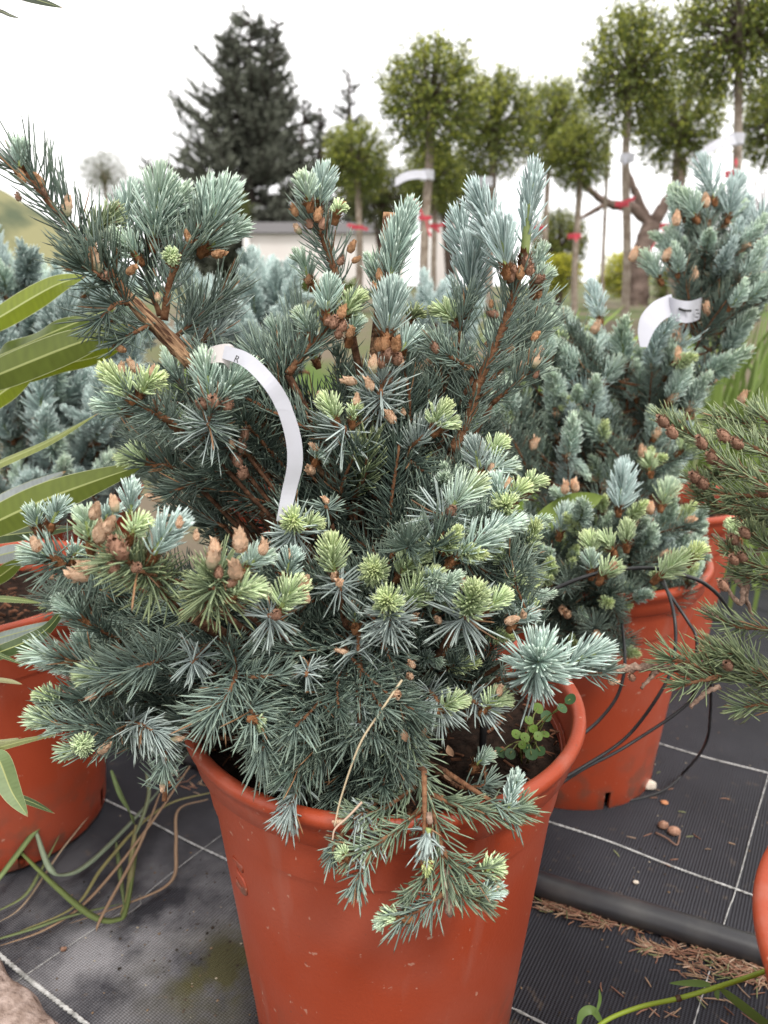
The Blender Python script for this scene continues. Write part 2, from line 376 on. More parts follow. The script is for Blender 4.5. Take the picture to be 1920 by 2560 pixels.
# ------------------------------------------------------------------ needles and shoots
PAL = {  # ridge, flank, tip (real leaf colours)
    'old':   ((.044, .074, .060), (.205, .278, .250), (.27, .32, .22)),
    'dark':  ((.028, .050, .038), (.105, .155, .132), (.17, .20, .14)),
    'olive': ((.045, .072, .030), (.150, .212, .125), (.40, .43, .20)),
    'pale':  ((.13, .18, .175), (.36, .43, .42), (.44, .49, .42)),
    'green': ((.050, .085, .046), (.185, .255, .190), (.32, .36, .20)),
    'new':   ((.24, .35, .315), (.41, .53, .49), (.58, .67, .62)),
    'teal':  ((.20, .305, .27), (.355, .475, .42), (.54, .63, .56)),
    'blue':  ((.23, .325, .31), (.41, .515, .49), (.53, .61, .61)),
    'lime':  ((.26, .37, .19), (.42, .535, .33), (.62, .69, .42)),
    'yel':   ((.34, .44, .13), (.51, .605, .26), (.70, .74, .36)),
    'far':   ((.20, .29, .27), (.38, .485, .465), (.50, .58, .56)),
}
def needles(mb, B, D, Bd, Ln, w, pal, mixp=None, mixw=None, matid=0):
    n = len(B); D = nrm(D); ref = rng.normal(size=(n, 3)); N1 = nrm(np.cross(D, ref)); N2 = np.cross(D, N1)
    ts = np.array([0, .45, .88]); ws = np.array([.75, 1.0, .8])
    V = np.zeros((n, 10, 3)); C = np.zeros((n, 10, 3))
    ra, fl, tp = [np.array(c) for c in PAL[pal]]
    ra = np.repeat(ra[None], n, 0); fl = np.repeat(fl[None], n, 0); tp = np.repeat(tp[None], n, 0)
    if mixp is not None:
        r2, f2, t2 = [np.array(c)[None] for c in PAL[mixp]]; mw = np.asarray(mixw)[:, None]
        ra = ra * (1 - mw) + r2 * mw; fl = fl * (1 - mw) + f2 * mw; tp = tp * (1 - mw) + t2 * mw
    jit = (1 + .16 * rng.normal(size=(n, 1))).clip(.6, 1.45); Ln = np.asarray(Ln)
    for i, (t, k) in enumerate(zip(ts, ws)):
        c = B + D * (Ln * t)[:, None] + Bd * (Ln * t * t)[:, None]
        for j in range(3):
            a = j * 2.0944
            V[:, i * 3 + j] = c + (N1 * math.cos(a) + N2 * math.sin(a)) * (w * k)
            base = ra if j == 0 else fl
            C[:, i * 3 + j] = (base * (1 - t * .35) + tp * (t * .35)) * jit
    V[:, 9] = B + D * Ln[:, None] + Bd * Ln[:, None]; C[:, 9] = tp * jit
    o = (np.arange(n) * 10)[:, None, None]
    q = np.array([[0, 1, 4, 3], [1, 2, 5, 4], [2, 0, 3, 5], [3, 4, 7, 6], [4, 5, 8, 7], [5, 3, 6, 8]])[None]
    t3 = np.array([[6, 7, 9], [7, 8, 9], [8, 6, 9]])[None]
    if pal in ('old', 'dark', 'olive', 'green', 'pale'):
        br = rng.random(n) < .025; C[br] = np.array((.24, .13, .065)) * rng.uniform(.7, 1.4, (br.sum(), 1, 1))
    mb.add(V.reshape(-1, 3), [(q + o).reshape(-1, 4), (t3 + o).reshape(-1, 3)], matid, C.reshape(-1, 3))
UPW = np.array([0, 0, 1.0])
def along(P, n, t0=0., t1=1.):
    t = t0 + (t1 - t0) * (np.arange(n) + rng.random(n)) / n
    f = t * (len(P) - 1); i = np.minimum(f.astype(int), len(P) - 2); u = (f - i)[:, None]
    T = tangents(P); N, Bn = frames(T)
    g = lambda A: A[i] * (1 - u) + A[i + 1] * u
    return t, g(P), nrm(g(T)), nrm(g(N)), nrm(g(Bn))
def plen(P): return np.linalg.norm(np.diff(P, axis=0), axis=1).sum()

def old_spray(mb, P, Ln=.024, pal='old', dens=1700, ang=58, w=.00072, up=.30, matid=0, tipstar=True, t0=.12, mixp=None):
    n = max(12, int(plen(P) * dens * 1.3 * (1 - t0))); w = w * .84
    t, B, T, N, Bn = along(P, n, t0, 1)
    a = rng.random(n) * 2 * np.pi; R = N * np.cos(a)[:, None] + Bn * np.sin(a)[:, None]
    low = (R @ UPW) < -.35                                       # underside needles swing out and up
    R = nrm(R + UPW * (up * .6) + np.where(low[:, None], UPW * up * .8, 0))
    th = np.radians(ang + rng.normal(size=n) * 9 - 20 * t ** 3)[:, None]
    D = T * np.cos(th) + R * np.sin(th)
    Bd = UPW * up * (.55 + .4 * rng.random((n, 1))) + T * .22 + rng.normal(size=(n, 3)) * .11
    L_ = Ln * (.82 + .32 * rng.random(n)) * np.where(t < .2, .85, 1)
    mw = (rng.random(n) * .6 * (t > .5)) if mixp else None
    needles(mb, B, D, Bd, L_, w, pal, mixp, mw, matid)
    if tipstar:
        k = 16; T1 = T[np.argmax(t)]; Q = np.repeat(P[-1:], k, 0)
        D = nrm(T1 * .9 + rng.normal(size=(k, 3)) * .45 + UPW * .1)
        needles(mb, Q, D, rng.normal(size=(k, 3)) * .08, Ln * .8 * (.8 + .4 * rng.random(k)), w, pal, None, None, matid)
def star(mb, c, d, Ln, pal='pale', n=46, w=.00085, spread=(55, 105), droop=.1, matid=0):
    d = nrm(np.asarray(d, float)); x = nrm(np.cross(d, [.31, .2, .9])); y = np.cross(d, x)
    a = rng.random(n) * 2 * np.pi; th = np.radians(rng.uniform(*spread, n))[:, None]
    R = x * np.cos(a)[:, None] + y * np.sin(a)[:, None]
    D = d * np.cos(th) + R * np.sin(th)
    B = np.asarray(c) - d * (rng.random((n, 1)) * .022)
    needles(mb, B, D, -UPW * droop + d * .15 + rng.normal(size=(n, 3)) * .10, Ln * .9 * (.65 + .45 * rng.random(n)), w * .84, pal, None, None, matid)
def new_brush(mb, P, Ln=.016, pal='new', mixp='lime', mixk=.5, dens=3400, w=.00078, a0=62, a1=14, matid=0, stem=1, bare=0.):
    n = max(70, int(plen(P) * dens * 1.5)); t, B, T, N, Bn = along(P, n, bare, 1)
    a = rng.random(n) * 2 * np.pi; R = N * np.cos(a)[:, None] + Bn * np.sin(a)[:, None]
    th = np.radians(np.abs(a0 + (a1 - a0) * t ** 1.3 + rng.normal(size=n) * (7 + 15 * t ** 4)))[:, None]
    D = T * np.cos(th) + R * np.sin(th)
    L_ = Ln * (.9 + .16 * rng.random(n)) * (.74 + .26 * np.minimum(1, t * 4)) * (1 - .34 * t ** 2)
    Bd = T * .26 + UPW * .05 + rng.normal(size=(n, 3)) * .04
    mw = np.clip(mixk * (t ** 1.5 * .9 + .12) + rng.normal(size=n) * .06, 0, 1)
    needles(mb, B, D, Bd, L_, w, pal, mixp, mw, matid)
    if stem is not None:
        tube(mb, P, np.linspace(.0019, .0010, len(P)), 6, stem, (.22, .27, .09))

def bud_mesh(name, seed, kind):
    r = np.random.default_rng(seed); mb = MB(); seg, rings = 9, 7; V = []; C = []
    peach = kind == 'peach'; kind = 'paper' if peach else kind; rmax = {'paper': .34, 'green': .34, 'cone': .36}[kind]
    prof = lambda v: rmax * max(.12, math.sin(math.pi * (v * .86 + .12)) ** .75) * (1.05 - .35 * v)
    bend = r.normal(size=2) * .07
    cen = lambda v: np.array((bend[0] * v * v, bend[1] * v * v, v))
    base = np.array((.90, .63, .44)) if peach or kind == 'green' else np.array((.66, .37, .20)); grn = np.array((.34, .44, .27)); dk = np.array((.42, .20, .10))
    for i in range(rings + 1):
        v = i / rings * .92
        for j in range(seg):
            a = 2 * math.pi * j / seg; k = 1 + .10 * r.normal(); V.append(cen(v) + (prof(v) * k * math.cos(a), prof(v) * k * math.sin(a), 0))
            g = max(0, .95 - v * 1.3) if kind == 'green' else 0
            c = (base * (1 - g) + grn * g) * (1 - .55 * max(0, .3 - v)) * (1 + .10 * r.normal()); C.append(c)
    i = np.arange(rings)[:, None] * seg; j = np.arange(seg)[None]; k = (j + 1) % seg
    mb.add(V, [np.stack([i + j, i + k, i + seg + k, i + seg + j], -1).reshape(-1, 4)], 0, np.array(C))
    nf = {'paper': 34, 'green': 22, 'cone': 70}[kind]
    for q in range(nf):                                             # overlapping scales, ragged towards the tip
        v = (q + r.random()) / nf * .95; a = q * 2.39996 + r.normal() * .2
        if kind == 'green' and v < .35: continue
        c = cen(v) + (prof(v) * math.cos(a), prof(v) * math.sin(a), 0); out = np.array((math.cos(a), math.sin(a), .0)); tn = np.array((-math.sin(a), math.cos(a), 0)); upd = np.array((0, 0, 1.))
        if kind == 'cone': h, wd, fl = .13 + .05 * r.random(), .055, .10 + .05 * r.random()
        else:
            h = .20 + .16 * r.random(); wd = .10 + .05 * r.random(); fl = (.02 + .05 * r.random()) if r.random() < .7 else (.10 + .16 * r.random()) * (.4 + v); 
        m_ = r.normal(size=3) * .02; inn = -out * prof(v) * .35 * (v if kind != 'cone' else 0)
        Vq = [c - tn * wd, c + tn * wd, c + tn * wd * .85 + upd * h * .55 + out * fl * .5 + inn * .4 + m_, c - tn * wd * .85 + upd * h * .55 + out * fl * .5 + inn * .4 - m_, c + upd * h + out * fl + inn + tn * r.normal() * .04]
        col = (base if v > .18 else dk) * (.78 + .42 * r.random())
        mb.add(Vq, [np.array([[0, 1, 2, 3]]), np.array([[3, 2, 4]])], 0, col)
    m = {'paper': M_CAP, 'green': M_CAP, 'cone': M_CONE}[kind]
    return mb.mesh(name, [m])
BUDS = [bud_mesh("bud", s, 'paper') for s in range(7)]
PBUDS = [bud_mesh("bud", s + 60, 'peach') for s in range(7)]
GBUDS = [bud_mesh("green_bud", s + 9, 'green') for s in range(3)]
CONES = [bud_mesh("cone", s + 20, 'cone') for s in range(3)]
def scales_mesh(seed):
    r = np.random.default_rng(seed); mb = MB()
    for q in range(46):
        v = r.random(); a = r.random() * 6.283; rad = .55 + .45 * v * (1.2 - v)
        c = np.array((rad * math.cos(a), rad * math.sin(a), -1.4 + 2.2 * v)); out = np.array((math.cos(a), math.sin(a), 0)); tn = np.array((-math.sin(a), math.cos(a), 0))
        h = .5 + .4 * r.random(); wd = .24; fl = .15 + .5 * r.random()
        Vq = [c - tn * wd, c + tn * wd, c + tn * wd * .6 + out * fl + (0, 0, h * .6), c - tn * wd * .6 + out * fl + (0, 0, h * .6), c + out * fl * 1.6 + (0, 0, h)]
        mb.add(Vq, [np.array([[0, 1, 2, 3]]), np.array([[3, 2, 4]])], 0)
    tube(mb, np.array([[0, 0, -1.7], [0, 0, -.7], [0, 0, .3]]), [.55, .75, .5], 8, 0)
    return mb.mesh("bud_scales", [M_SCALE])
SCALES = [scales_mesh(40 + i) for i in range(4)]
def align(d, size=1.0, loc=(0, 0, 0), roll=None, upx=False):
    d = Vector(nrm(np.asarray(d, float))); 
    if upx:
        x = Vector((0, 0, 1)) - d * d.z
        if x.length < .05: x = Vector((random.random() - .5, random.random() - .5, 0)); x -= d * x.dot(d)
    else:
        x = Vector(rng.normal(size=3)); x -= d * x.dot(d)
    x.normalize()
    if roll: x = Matrix.Rotation(roll, 3, d) @ x
    y = d.cross(x); s = size if hasattr(size, '__len__') else (size,) * 3
    M = Matrix((x * s[0], y * s[1], d * s[2])).transposed().to_4x4(); M.translation = Vector(loc); return M

# prototypes for the many ordinary shoots (along +Z, +X is the upper side)
def canon(fn):
    """build with world-up along +X of the prototype"""
    global UPW
    keep = UPW; UPW = np.array([1.0, 0, 0]); mb = MB(); fn(mb); UPW = keep; return mb
def cpath(Lg, bend, n=9):
    t = np.linspace(0, 1, n); return np.c_[bend * t * t * Lg, .06 * Lg * np.sin(t * 3) * rng.normal(), t * Lg]
OLDP = {}
for pal in ('old', 'dark', 'olive', 'far'):
    OLDP[pal] = []
    for i in range(4):
        P = cpath(.085, rng.uniform(-.12, .25))
        nb = canon(lambda mb: old_spray(mb, P, .023, pal, 1500, up=.25, t0=.05))
        tw = MB(); tube(tw, P, np.linspace(.0019, .0011, 9), 6, 0, rough=.12)
        OLDP[pal].append((nb.mesh("needle_spray", [M_NEED]), tw.mesh("branch", [M_BARK])))
NEWP = {}
for key, (pal, mixp, mk, Lg, Ln, a0) in {'new': ('new', 'lime', .45, .046, .016, 60), 'blue': ('blue', 'new', .3, .05, .018, 62), 'lime': ('lime', 'yel', .8, .026, .012, 70), 'teal': ('teal', 'lime', .5, .04, .016, 62), 'far': ('far', 'new', .4, .055, .018, 62)}.items():
    NEWP[key] = []
    for i in range(3):
        P = cpath(Lg * (.85 + .3 * rng.random()), rng.uniform(-.1, .2))
        NEWP[key].append(canon(lambda mb: new_brush(mb, P, Ln, pal, mixp, mk, a0=a0, stem=0)).mesh("young_shoot", [M_NEED]))

class Spruce:
    def __init__(s, name, base, label, cat="spruce"):
        s.root = empty(name, base); s.base = np.array(base, float); tag(s.root, label, cat); s.count = {}
    def part(s, name, me, M, parent=None):
        o = bpy.data.objects.new(name, me); COL.objects.link(o); place(o, M, parent or s.root); return o
    def wood(s, P, R, m=M_BARK, name="branch", seg=7, rough=.1):
        mb = MB(); tube(mb, P, R, seg, 0, rough=rough); org = P[0]
        return s.part(name, mb.mesh(name, [m], org), Matrix.Translation(Vector(org)))
    def spray(s, br, mb, org):
        o = s.part("needle_spray", mb.mesh("needle_spray", [M_NEED], org), Matrix.Translation(Vector(org)), br); o["kind"] = "stuff"; return o
    def old_proto(s, tip, d, size=1., pal='old'):
        nb, tw = OLDP[pal][rng.integers(4)]; d = nrm(d); base = np.asarray(tip) - d * .085 * size
        M = align(d, size, base, roll=rng.normal() * .4, upx=True)
        b = s.part("branch", tw, M); o = bpy.data.objects.new("needle_spray", nb); COL.objects.link(o); o.parent = b; o["kind"] = "stuff"
        return base
    def new_proto(s, base, d, size=1., key='new', scales=True):
        o = s.part("young_shoot", NEWP[key][rng.integers(3)], align(d, size, base, roll=rng.normal(), upx=True))
        if scales:
            q = bpy.data.objects.new("bud_scales", SCALES[rng.integers(4)]); COL.objects.link(q); q.parent = o; q.scale = (.0042,) * 3
        return o
    def bud(s, c, d, size, kind='paper', wide=1.0):
        me = {'peach': PBUDS, 'paper': BUDS, 'green': GBUDS, 'cone': CONES}[kind]; me = me[rng.integers(len(me))]
        return s.part("bud" if kind != 'cone' else "cone", me, align(d, (size * wide, size * wide, size), c))

# ------------------------------------------------------------------ pots
def flower_pot(c, label, yaw=0.0, mark=False, group="terracotta plastic pots on the weed mat"):
    r = tag(empty("flower_pot", (c[0], c[1], .005)), label, "pot", group); r.rotation_euler = (0, 0, yaw)
    seg = 96; mb = MB()
    prof = [(.1185, 0), (.1195, .002), (.1215, .028), (.1218, .030), (.131, .12), (.1405, .21), (.1475, .276), (.1490, .289)]
    skip = []
    for k in range(6):
        j = int(k * 16 + 5); skip += [(1, j), (0, j)]
    lathe(mb, prof, seg, skip=skip)
    lathe(mb, [(.0, .0), (.112, .0), (.1185, .0)], seg)
    lathe(mb, [(.1155, .001), (.1185, .03), (.1440, .276)], seg, skip=[(0, s[1]) for s in skip])
    b = link("pot_body", mb.mesh("pot_body", [M_POT]), r)
    mb = MB()
    lathe(mb, [(.1480, .283), (.1545, .2855), (.1575, .2885), (.1590, .299), (.1612, .3055), (.1640, .3085), (.1652, .3125), (.1645, .3165), (.1615, .3185), (.1572, .3180), (.1548, .3155), (.1538, .311), (.1500, .270), (.147, .25)], seg)
    link("pot_rim", mb.mesh("pot_rim", [M_POT]), r)
    if mark:
        cu = bpy.data.curves.new("embossed_mark", 'FONT'); cu.body = "5"; cu.size = .044; cu.extrude = .0006; cu.bevel_depth = .0010; cu.align_x = 'CENTER'; cu.align_y = 'CENTER'
        to = bpy.data.objects.new("tmp", cu); COL.objects.link(to); dg = bpy.context.evaluated_depsgraph_get()
        me = bpy.data.meshes.new_from_object(to.evaluated_get(dg)); bpy.data.objects.remove(to); me.materials.clear(); me.materials.append(M_POT)
        ph = math.radians(52); z = .205; rad = .1398; th = math.radians(6)
        o = link("embossed_mark", me, r); ex = Vector((-math.sin(ph), -math.cos(ph), 0))
        zz = (Vector((0, 0, 1)) * math.cos(th) + ex * math.sin(th)).normalized(); nn = (ex * math.cos(th) - Vector((0, 0, 1)) * math.sin(th)).normalized(); xx = zz.cross(nn)
        Mx = Matrix((xx, zz, nn)).transposed().to_4x4(); Mx.translation = ex * (rad - .0003) + Vector((0, 0, z)); o.matrix_basis = Matrix.Rotation(-yaw, 4, 'Z') @ Mx
        me.name = "embossed_mark"
    # potting mix with bark chips
    a = np.linspace(0, 2 * np.pi, 40, endpoint=False); rr = np.linspace(0, .1495, 14); V = []
    for q in rr:
        for t in a: V.append((q * math.cos(t), q * math.sin(t), .277 + .006 * mnoise.noise((q * math.cos(t) * 40, q * math.sin(t) * 40, c[0] * 9))))
    i = np.arange(13)[:, None] * 40; j = np.arange(40)[None]; k = (j + 1) % 40
    mb = MB(); mb.add(V, [np.stack([i + j, i + k, i + 40 + k, i + 40 + j], -1).reshape(-1, 4)], 0)
    n = 420
    for _ in range(n):
        q = .146 * math.sqrt(rng.random()); t = rng.random() * 6.283; lg = rng.uniform(.003, .011); d = nrm(rng.normal(size=3) * (1, 1, .35)); s2 = nrm(np.cross(d, [0, 0, 1])); n2 = np.cross(d, s2); w = lg * rng.uniform(.1, .35)
        cc = np.array((q * math.cos(t), q * math.sin(t), .281 + rng.random() * .004))
        Vq = [cc + d * lg * x + s2 * w * y + n2 * w * .5 * zq for x in (-.5, .5) for y in (-.5, .5) for zq in (-.5, .5)]
        col = np.array((.12, .055, .032)) * rng.uniform(.25, 1.5)
        mb.add(Vq, [np.array([[0, 1, 3, 2], [4, 6, 7, 5], [0, 4, 5, 1], [2, 3, 7, 6], [0, 2, 6, 4], [1, 5, 7, 3]])], 1, col, smooth=False)
    s = link("potting_mix", mb.mesh("potting_mix", [M_SOIL, M_CHIP])); s.location = r.location
    tag(s, "dark bark potting mix inside " + label, "potting mix", "potting mix in the pots", "stuff")
    return r
POT0 = np.array((0, .557)); POT1 = np.array((-.487, .815)); POT2 = np.array((.262, .935)); POT3 = np.array((.455, 1.24))
POT4 = np.array((.352, .262)); POT5 = np.array((-.60, 1.27)); POT6 = np.array((-.14, 1.33))
flower_pot(POT0, "the large central terracotta pot with an embossed figure five", yaw=math.radians(9), mark=True)
flower_pot(POT1, "the terracotta pot at the left edge with long leaved shrub", yaw=math.radians(-17))
flower_pot(POT2, "the terracotta pot wrapped by thin black dripper tubes", yaw=math.radians(22))
flower_pot(POT3, "terracotta pot mostly hidden behind the pot with dripper tubes", yaw=.3)
flower_pot(POT4, "terracotta pot cut off by the right edge beside the black pipe", yaw=.1)
flower_pot(POT5, "terracotta pot half hidden behind the long leaves at left", yaw=.5)
flower_pot(POT6, "terracotta pot hidden behind the central spruce", yaw=.2)

# ------------------------------------------------------------------ the main blue spruce
SP = Spruce("blue_spruce", (0, .557, .28), "large sharp blue spruce with new shoots in the central pot")
AX = lambda z: np.array([0.0, .557, z])
def d0(y): return .51 + (min(max(y, 350), 2000) - 400) / 1400 * .11
def PT(x, y, o=0.): return U(x, y, d0(y) + o)
def pxl(y, o, px): return px / FPX * (d0(y) + o)
SP.wood(catmull([AX(.27), AX(.40) + (.004, 0, 0), AX(.55) + (-.006, .01, 0), AX(.70) + (.004, .012, 0)], 14), np.linspace(.011, .005, 14), M_OLDBARK, "trunk", 10)
def limb_to(P0, r=.0024):
    z = min(max(P0[2] - .10 - .25 * math.hypot(P0[0], P0[1] - .557), .31), .68); A = AX(z)
    mid = (A + P0) / 2 + np.array([0, 0, -.015])
    P = catmull([A, mid, P0], 9); SP.wood(P, np.linspace(r * 1.3, r * .8, 9), M_LIMB, "limb", 6)
def O(pts, Lpx=88, pal='old', dens=1500, r=(.0020, .0010), up=.30, limb=True, tip=True, bark=M_BARK, t0=.1, ang=58, mixp=None, w=.00072):
    P = catmull([PT(*q) for q in pts], max(8, 5 * len(pts))); y, o = pts[-1][1], pts[-1][2]
    br = SP.wood(P, np.linspace(r[0], r[1], len(P)), bark)
    mb = MB(); old_spray(mb, P, pxl(y, o, Lpx), pal, dens, ang=ang, up=up, tipstar=tip, t0=t0, mixp=mixp, w=w); SP.spray(br, mb, P[0])
    if limb: limb_to(P[0], r[0])
    return br
def Nn(x0, y0, x1, y1, o0=0., o1=None, L_=60, pal='new', mixp='lime', k=.35, dens=3400, a0=62, a1=18, sc=.0042, bare=0., w=.00070, stem=(.22, .27, .09), sr=(.0019, .001)):
    o1 = o0 if o1 is None else o1; A, B = PT(x0, y0, o0), PT(x1, y1, o1)
    mid = (A + B) / 2 + (0, 0, .002); P = catmull([A, mid, B], 9)
    mb = MB(); new_brush(mb, P, pxl(y0, o0, L_), pal, mixp, k, dens, w, a0, a1, stem=None, bare=bare)
    tube(mb, P, np.linspace(sr[0], sr[1], 9), 7, 0, stem)
    q = SP.part("young_shoot", mb.mesh("young_shoot", [M_NEED], A), Matrix.Translation(Vector(A)))
    if sc:
        e = bpy.data.objects.new("bud_scales", SCALES[rng.integers(4)]); COL.objects.link(e)
        place(e, align(P[1] - P[0], sc, A), q)
    return q
def Yy(x0, y0, x1, y1, o0=0., o1=None, L_=42, k=.75, pal='lime', **kw): return Nn(x0, y0, x1, y1, o0, o1, L_, pal, 'yel', k, 5200, 74, 10, sc=kw.pop('sc', .0036), **kw)
def Bd(x, y, o=0., h=36, d=(0, 0, 1), kind='paper', wide=1.0): h *= (.86 if y > 870 else .76); kind = 'peach' if kind == 'paper' and y > 870 else kind; return SP.bud(PT(x, y + h * .45, o), np.array(d) + rng.normal(size=3) * .15, pxl(y, o, h), kind, wide)
def St(x, y, o=0., Lpx=100, pal='pale', n=44, d=(0, -.8, .45), spread=(60, 112), droop=.08):
    c = PT(x, y, o); br = SP.wood(np.array([c - nrm(d) * .05, c - nrm(d) * .02, c]), [.0018, .0016, .0013]); mb = MB()
    star(mb, c, d, pxl(y, o, Lpx), pal, n, spread=spread, droop=droop); SP.spray(br, mb, c); limb_to(c - nrm(d) * .05)

# -- A: upper left arm, its bark furrowed along the wood
M_ARM = mat("furrowed_bark", (.42, .25, .145), .85, .2)
_n = M_ARM.node_tree; _t = _n.nodes.new("ShaderNodeTexCoord"); _a = _n.nodes.new("ShaderNodeMapping"); _a.inputs["Rotation"].default_value = (0, math.radians(43), 0); _b = _n.nodes.new("ShaderNodeMapping"); _b.inputs["Scale"].default_value = (1, 1, .12)
_z = _n.nodes.new("ShaderNodeTexNoise"); _z.inputs["Scale"].default_value = 420; _z.inputs["Detail"].default_value = 4; _r = _n.nodes.new("ShaderNodeValToRGB")
_r.color_ramp.elements[0].position = .40; _r.color_ramp.elements[0].color = (.075, .035, .02, 1); _r.color_ramp.elements[1].position = .62; _r.color_ramp.elements[1].color = (.42, .26, .15, 1)
_p = _n.nodes.new("ShaderNodeBump"); _p.inputs["Distance"].default_value = .004; _bs = _n.nodes["Principled BSDF"]
for _x, _y in ((_t.outputs["Object"], _a.inputs["Vector"]), (_a.outputs["Vector"], _b.inputs["Vector"]), (_b.outputs["Vector"], _z.inputs["Vector"]), (_z.outputs["Fac"], _r.inputs["Fac"]), (_z.outputs["Fac"], _p.inputs["Height"]), (_r.outputs["Color"], _bs.inputs["Base Color"]), (_p.outputs["Normal"], _bs.inputs["Normal"])): _n.links.new(_x, _y)
arm = catmull([AX(.47), PT(600, 1010, -.005), PT(485, 912, -.03), PT(420, 845, -.035), PT(340, 765, -.035), PT(290, 705, -.035)], 22)
SP.wood(arm, np.concatenate([np.linspace(.007, .0056, 14), np.linspace(.0056, .0034, 8)]), M_ARM, "branch", 10, .1)
O([(300, 715, -.035), (240, 640, -.04), (170, 560, -.045), (110, 490, -.045), (62, 432, -.045)], 108, 'dark', 1250, (.0032, .0018), limb=False, t0=.02, ang=64)
O([(330, 760, -.035), (285, 690, -.04), (250, 640, -.05)], 104, 'dark', 1500, (.003, .0016), limb=False, ang=60)
O([(300, 720, -.04), (250, 690, -.06), (205, 665, -.07)], 92, 'dark', 1500, limb=False)
O([(330, 760, -.03), (290, 760, -.05), (250, 800, -.055)], 90, 'dark', 1400, limb=False)
O([(400, 800, -.03), (340, 830, -.045), (300, 850, -.05)], 80, 'dark', 1300, limb=False)
O([(410, 800, -.03), (425, 700, -.03), (460, 630, -.03), (500, 580, -.03)], 100, 'old', 1500, (.0028, .0016), limb=False, ang=66)
O([(400, 790, -.02), (370, 700, -.02), (370, 620, -.02)], 85, 'dark', 1500, limb=False)
O([(430, 850, 0), (490, 800, .005), (560, 740, .01)], 90, 'old', 1500, limb=False)
O([(440, 870, .01), (520, 850, .01), (560, 800, .02)], 80, 'pale', 1300, limb=False)
O([(470, 900, .0), (500, 860, .02), (480, 780, .02)], 80, 'old', 1500, limb=False)
Nn(52, 425, 50, 385, -.045, L_=48, pal='teal', k=.4, dens=2600, sc=.004, a0=40)
for b in [(60, 445, 40), (108, 452, 42), (48, 492, 30), (118, 480, 34)]: Bd(b[0], b[1], -.05, b[2], kind='paper' if b[2] > 38 else 'cone', d=(-.3, 0, 1), wide=.95)
Bd(167, 520, -.05, 62, kind='green', d=(.05, 0, 1), wide=.85); Bd(165, 560, -.05, 30, kind='cone', wide=1.3)
Bd(248, 655, -.06, 76, kind='green', d=(-.2, -.2, 1), wide=.85); Bd(262, 690, -.06, 34, kind='cone', wide=1.4); Bd(318, 672, -.055, 40, d=(.7, 0, .6)); Bd(182, 662, -.05, 34, d=(-.8, 0, .5))
Nn(385, 605, 400, 470, -.03, L_=86, pal='teal', k=.35, a0=68, dens=3000); Nn(392, 590, 440, 500, -.025, L_=74, pal='teal', k=.4)
Nn(300, 620, 330, 500, .02, L_=72, pal='new', k=.2, dens=2600); Nn(222, 620, 275, 545, 0, L_=60, pal='olive', mixp='lime', k=.4); Yy(345, 645, 300, 600, -.03, L_=50, k=.4, pal='teal')
Nn(508, 615, 560, 500, -.03, L_=88, pal='teal', k=.15, dens=3600, a0=50); Nn(515, 625, 590, 575, -.025, L_=62, pal='teal', k=.2, a0=50)
Nn(498, 600, 520, 480, -.02, L_=60, pal='teal', k=.2)
Yy(430, 655, 430, 645, -.05, -.065, L_=28, k=.4); Bd(476, 595, -.04, 40, d=(-.1, 0, 1), wide=.8); Bd(500, 565, -.03, 40, kind='cone'); Bd(530, 622, -.04, 44, d=(1, 0, .2), kind='paper'); Bd(395, 745, -.04, 30, kind='green')
Bd(315, 862, -.05, 44, d=(-1, 0, .3), wide=.8)

# -- B: the middle spires
O([(862, 745, -.02), (832, 665, -.02), (806, 595, -.02), (782, 545, -.02)], 72, 'old', 1700, (.0028, .0018), ang=68)
for b in [(742, 528, 38, 'paper', (-.6, 0, .8)), (792, 540, 44, 'paper', (0, 0, 1)), (842, 520, 40, 'paper', (.6, 0, .8)), (752, 572, 36, 'green', (-.5, 0, 1)), (805, 560, 40, 'cone', (.2, 0, 1)), (775, 560, 36, 'cone', (-.1, 0, 1)), (872, 618, 40, 'paper', (.5, 0, 1)), (880, 645, 30, 'paper', (.7, 0, .5)), (845, 650, 34, 'cone', (.5, 0, .8))]:
    Bd(b[0], b[1], -.03, b[2], b[4], b[3])
Nn(795, 520, 808, 448, -.02, L_=58, pal='new', k=.12, a0=58); Yy(772, 508, 762, 462, -.035, L_=46, k=.5, pal='teal'); Yy(840, 540, 850, 522, -.03, L_=26, k=.4)
Nn(775, 705, 755, 655, .01, L_=48, pal='teal', k=.5); Bd(768, 700, 0, 30)
O([(720, 935, -.02), (762, 882, -.02), (812, 830, -.02), (838, 800, -.02)], 86, 'old', 1700, (.003, .002), ang=62)
Nn(818, 788, 822, 728, -.035, L_=56, pal='teal', k=.1, dens=4200, a0=58); Yy(860, 795, 890, 750, -.03, L_=44, k=.5); Nn(875, 845, 888, 812, -.03, L_=40, pal='teal', k=.5); 
for b in [(850, 782, 42, 'paper'), (872, 832, 38, 'paper'), (830, 805, 44, 'cone'), (850, 815, 40, 'cone'), (815, 800, 34, 'cone'), (845, 835, 34, 'cone')]: Bd(b[0], b[1], -.04, b[2], (.3, -.2, .8), b[3], 1.15)
Yy(775, 838, 757, 798, -.02, L_=44, k=.4, pal='teal'); Nn(700, 870, 690, 825, .01, L_=50, pal='teal', k=.3); Nn(790, 900, 770, 850, .02, L_=46, pal='teal')
O([(740, 985, 0), (690, 930, -.01), (640, 890, -.01)], 75, 'old', 1500)
O([(700, 960, 0), (720, 900, -.01), (760, 800, 0)], 80, 'old', 1500)
O([(985, 900, 0), (972, 790, 0), (966, 715, 0)], 74, 'old', 1600)
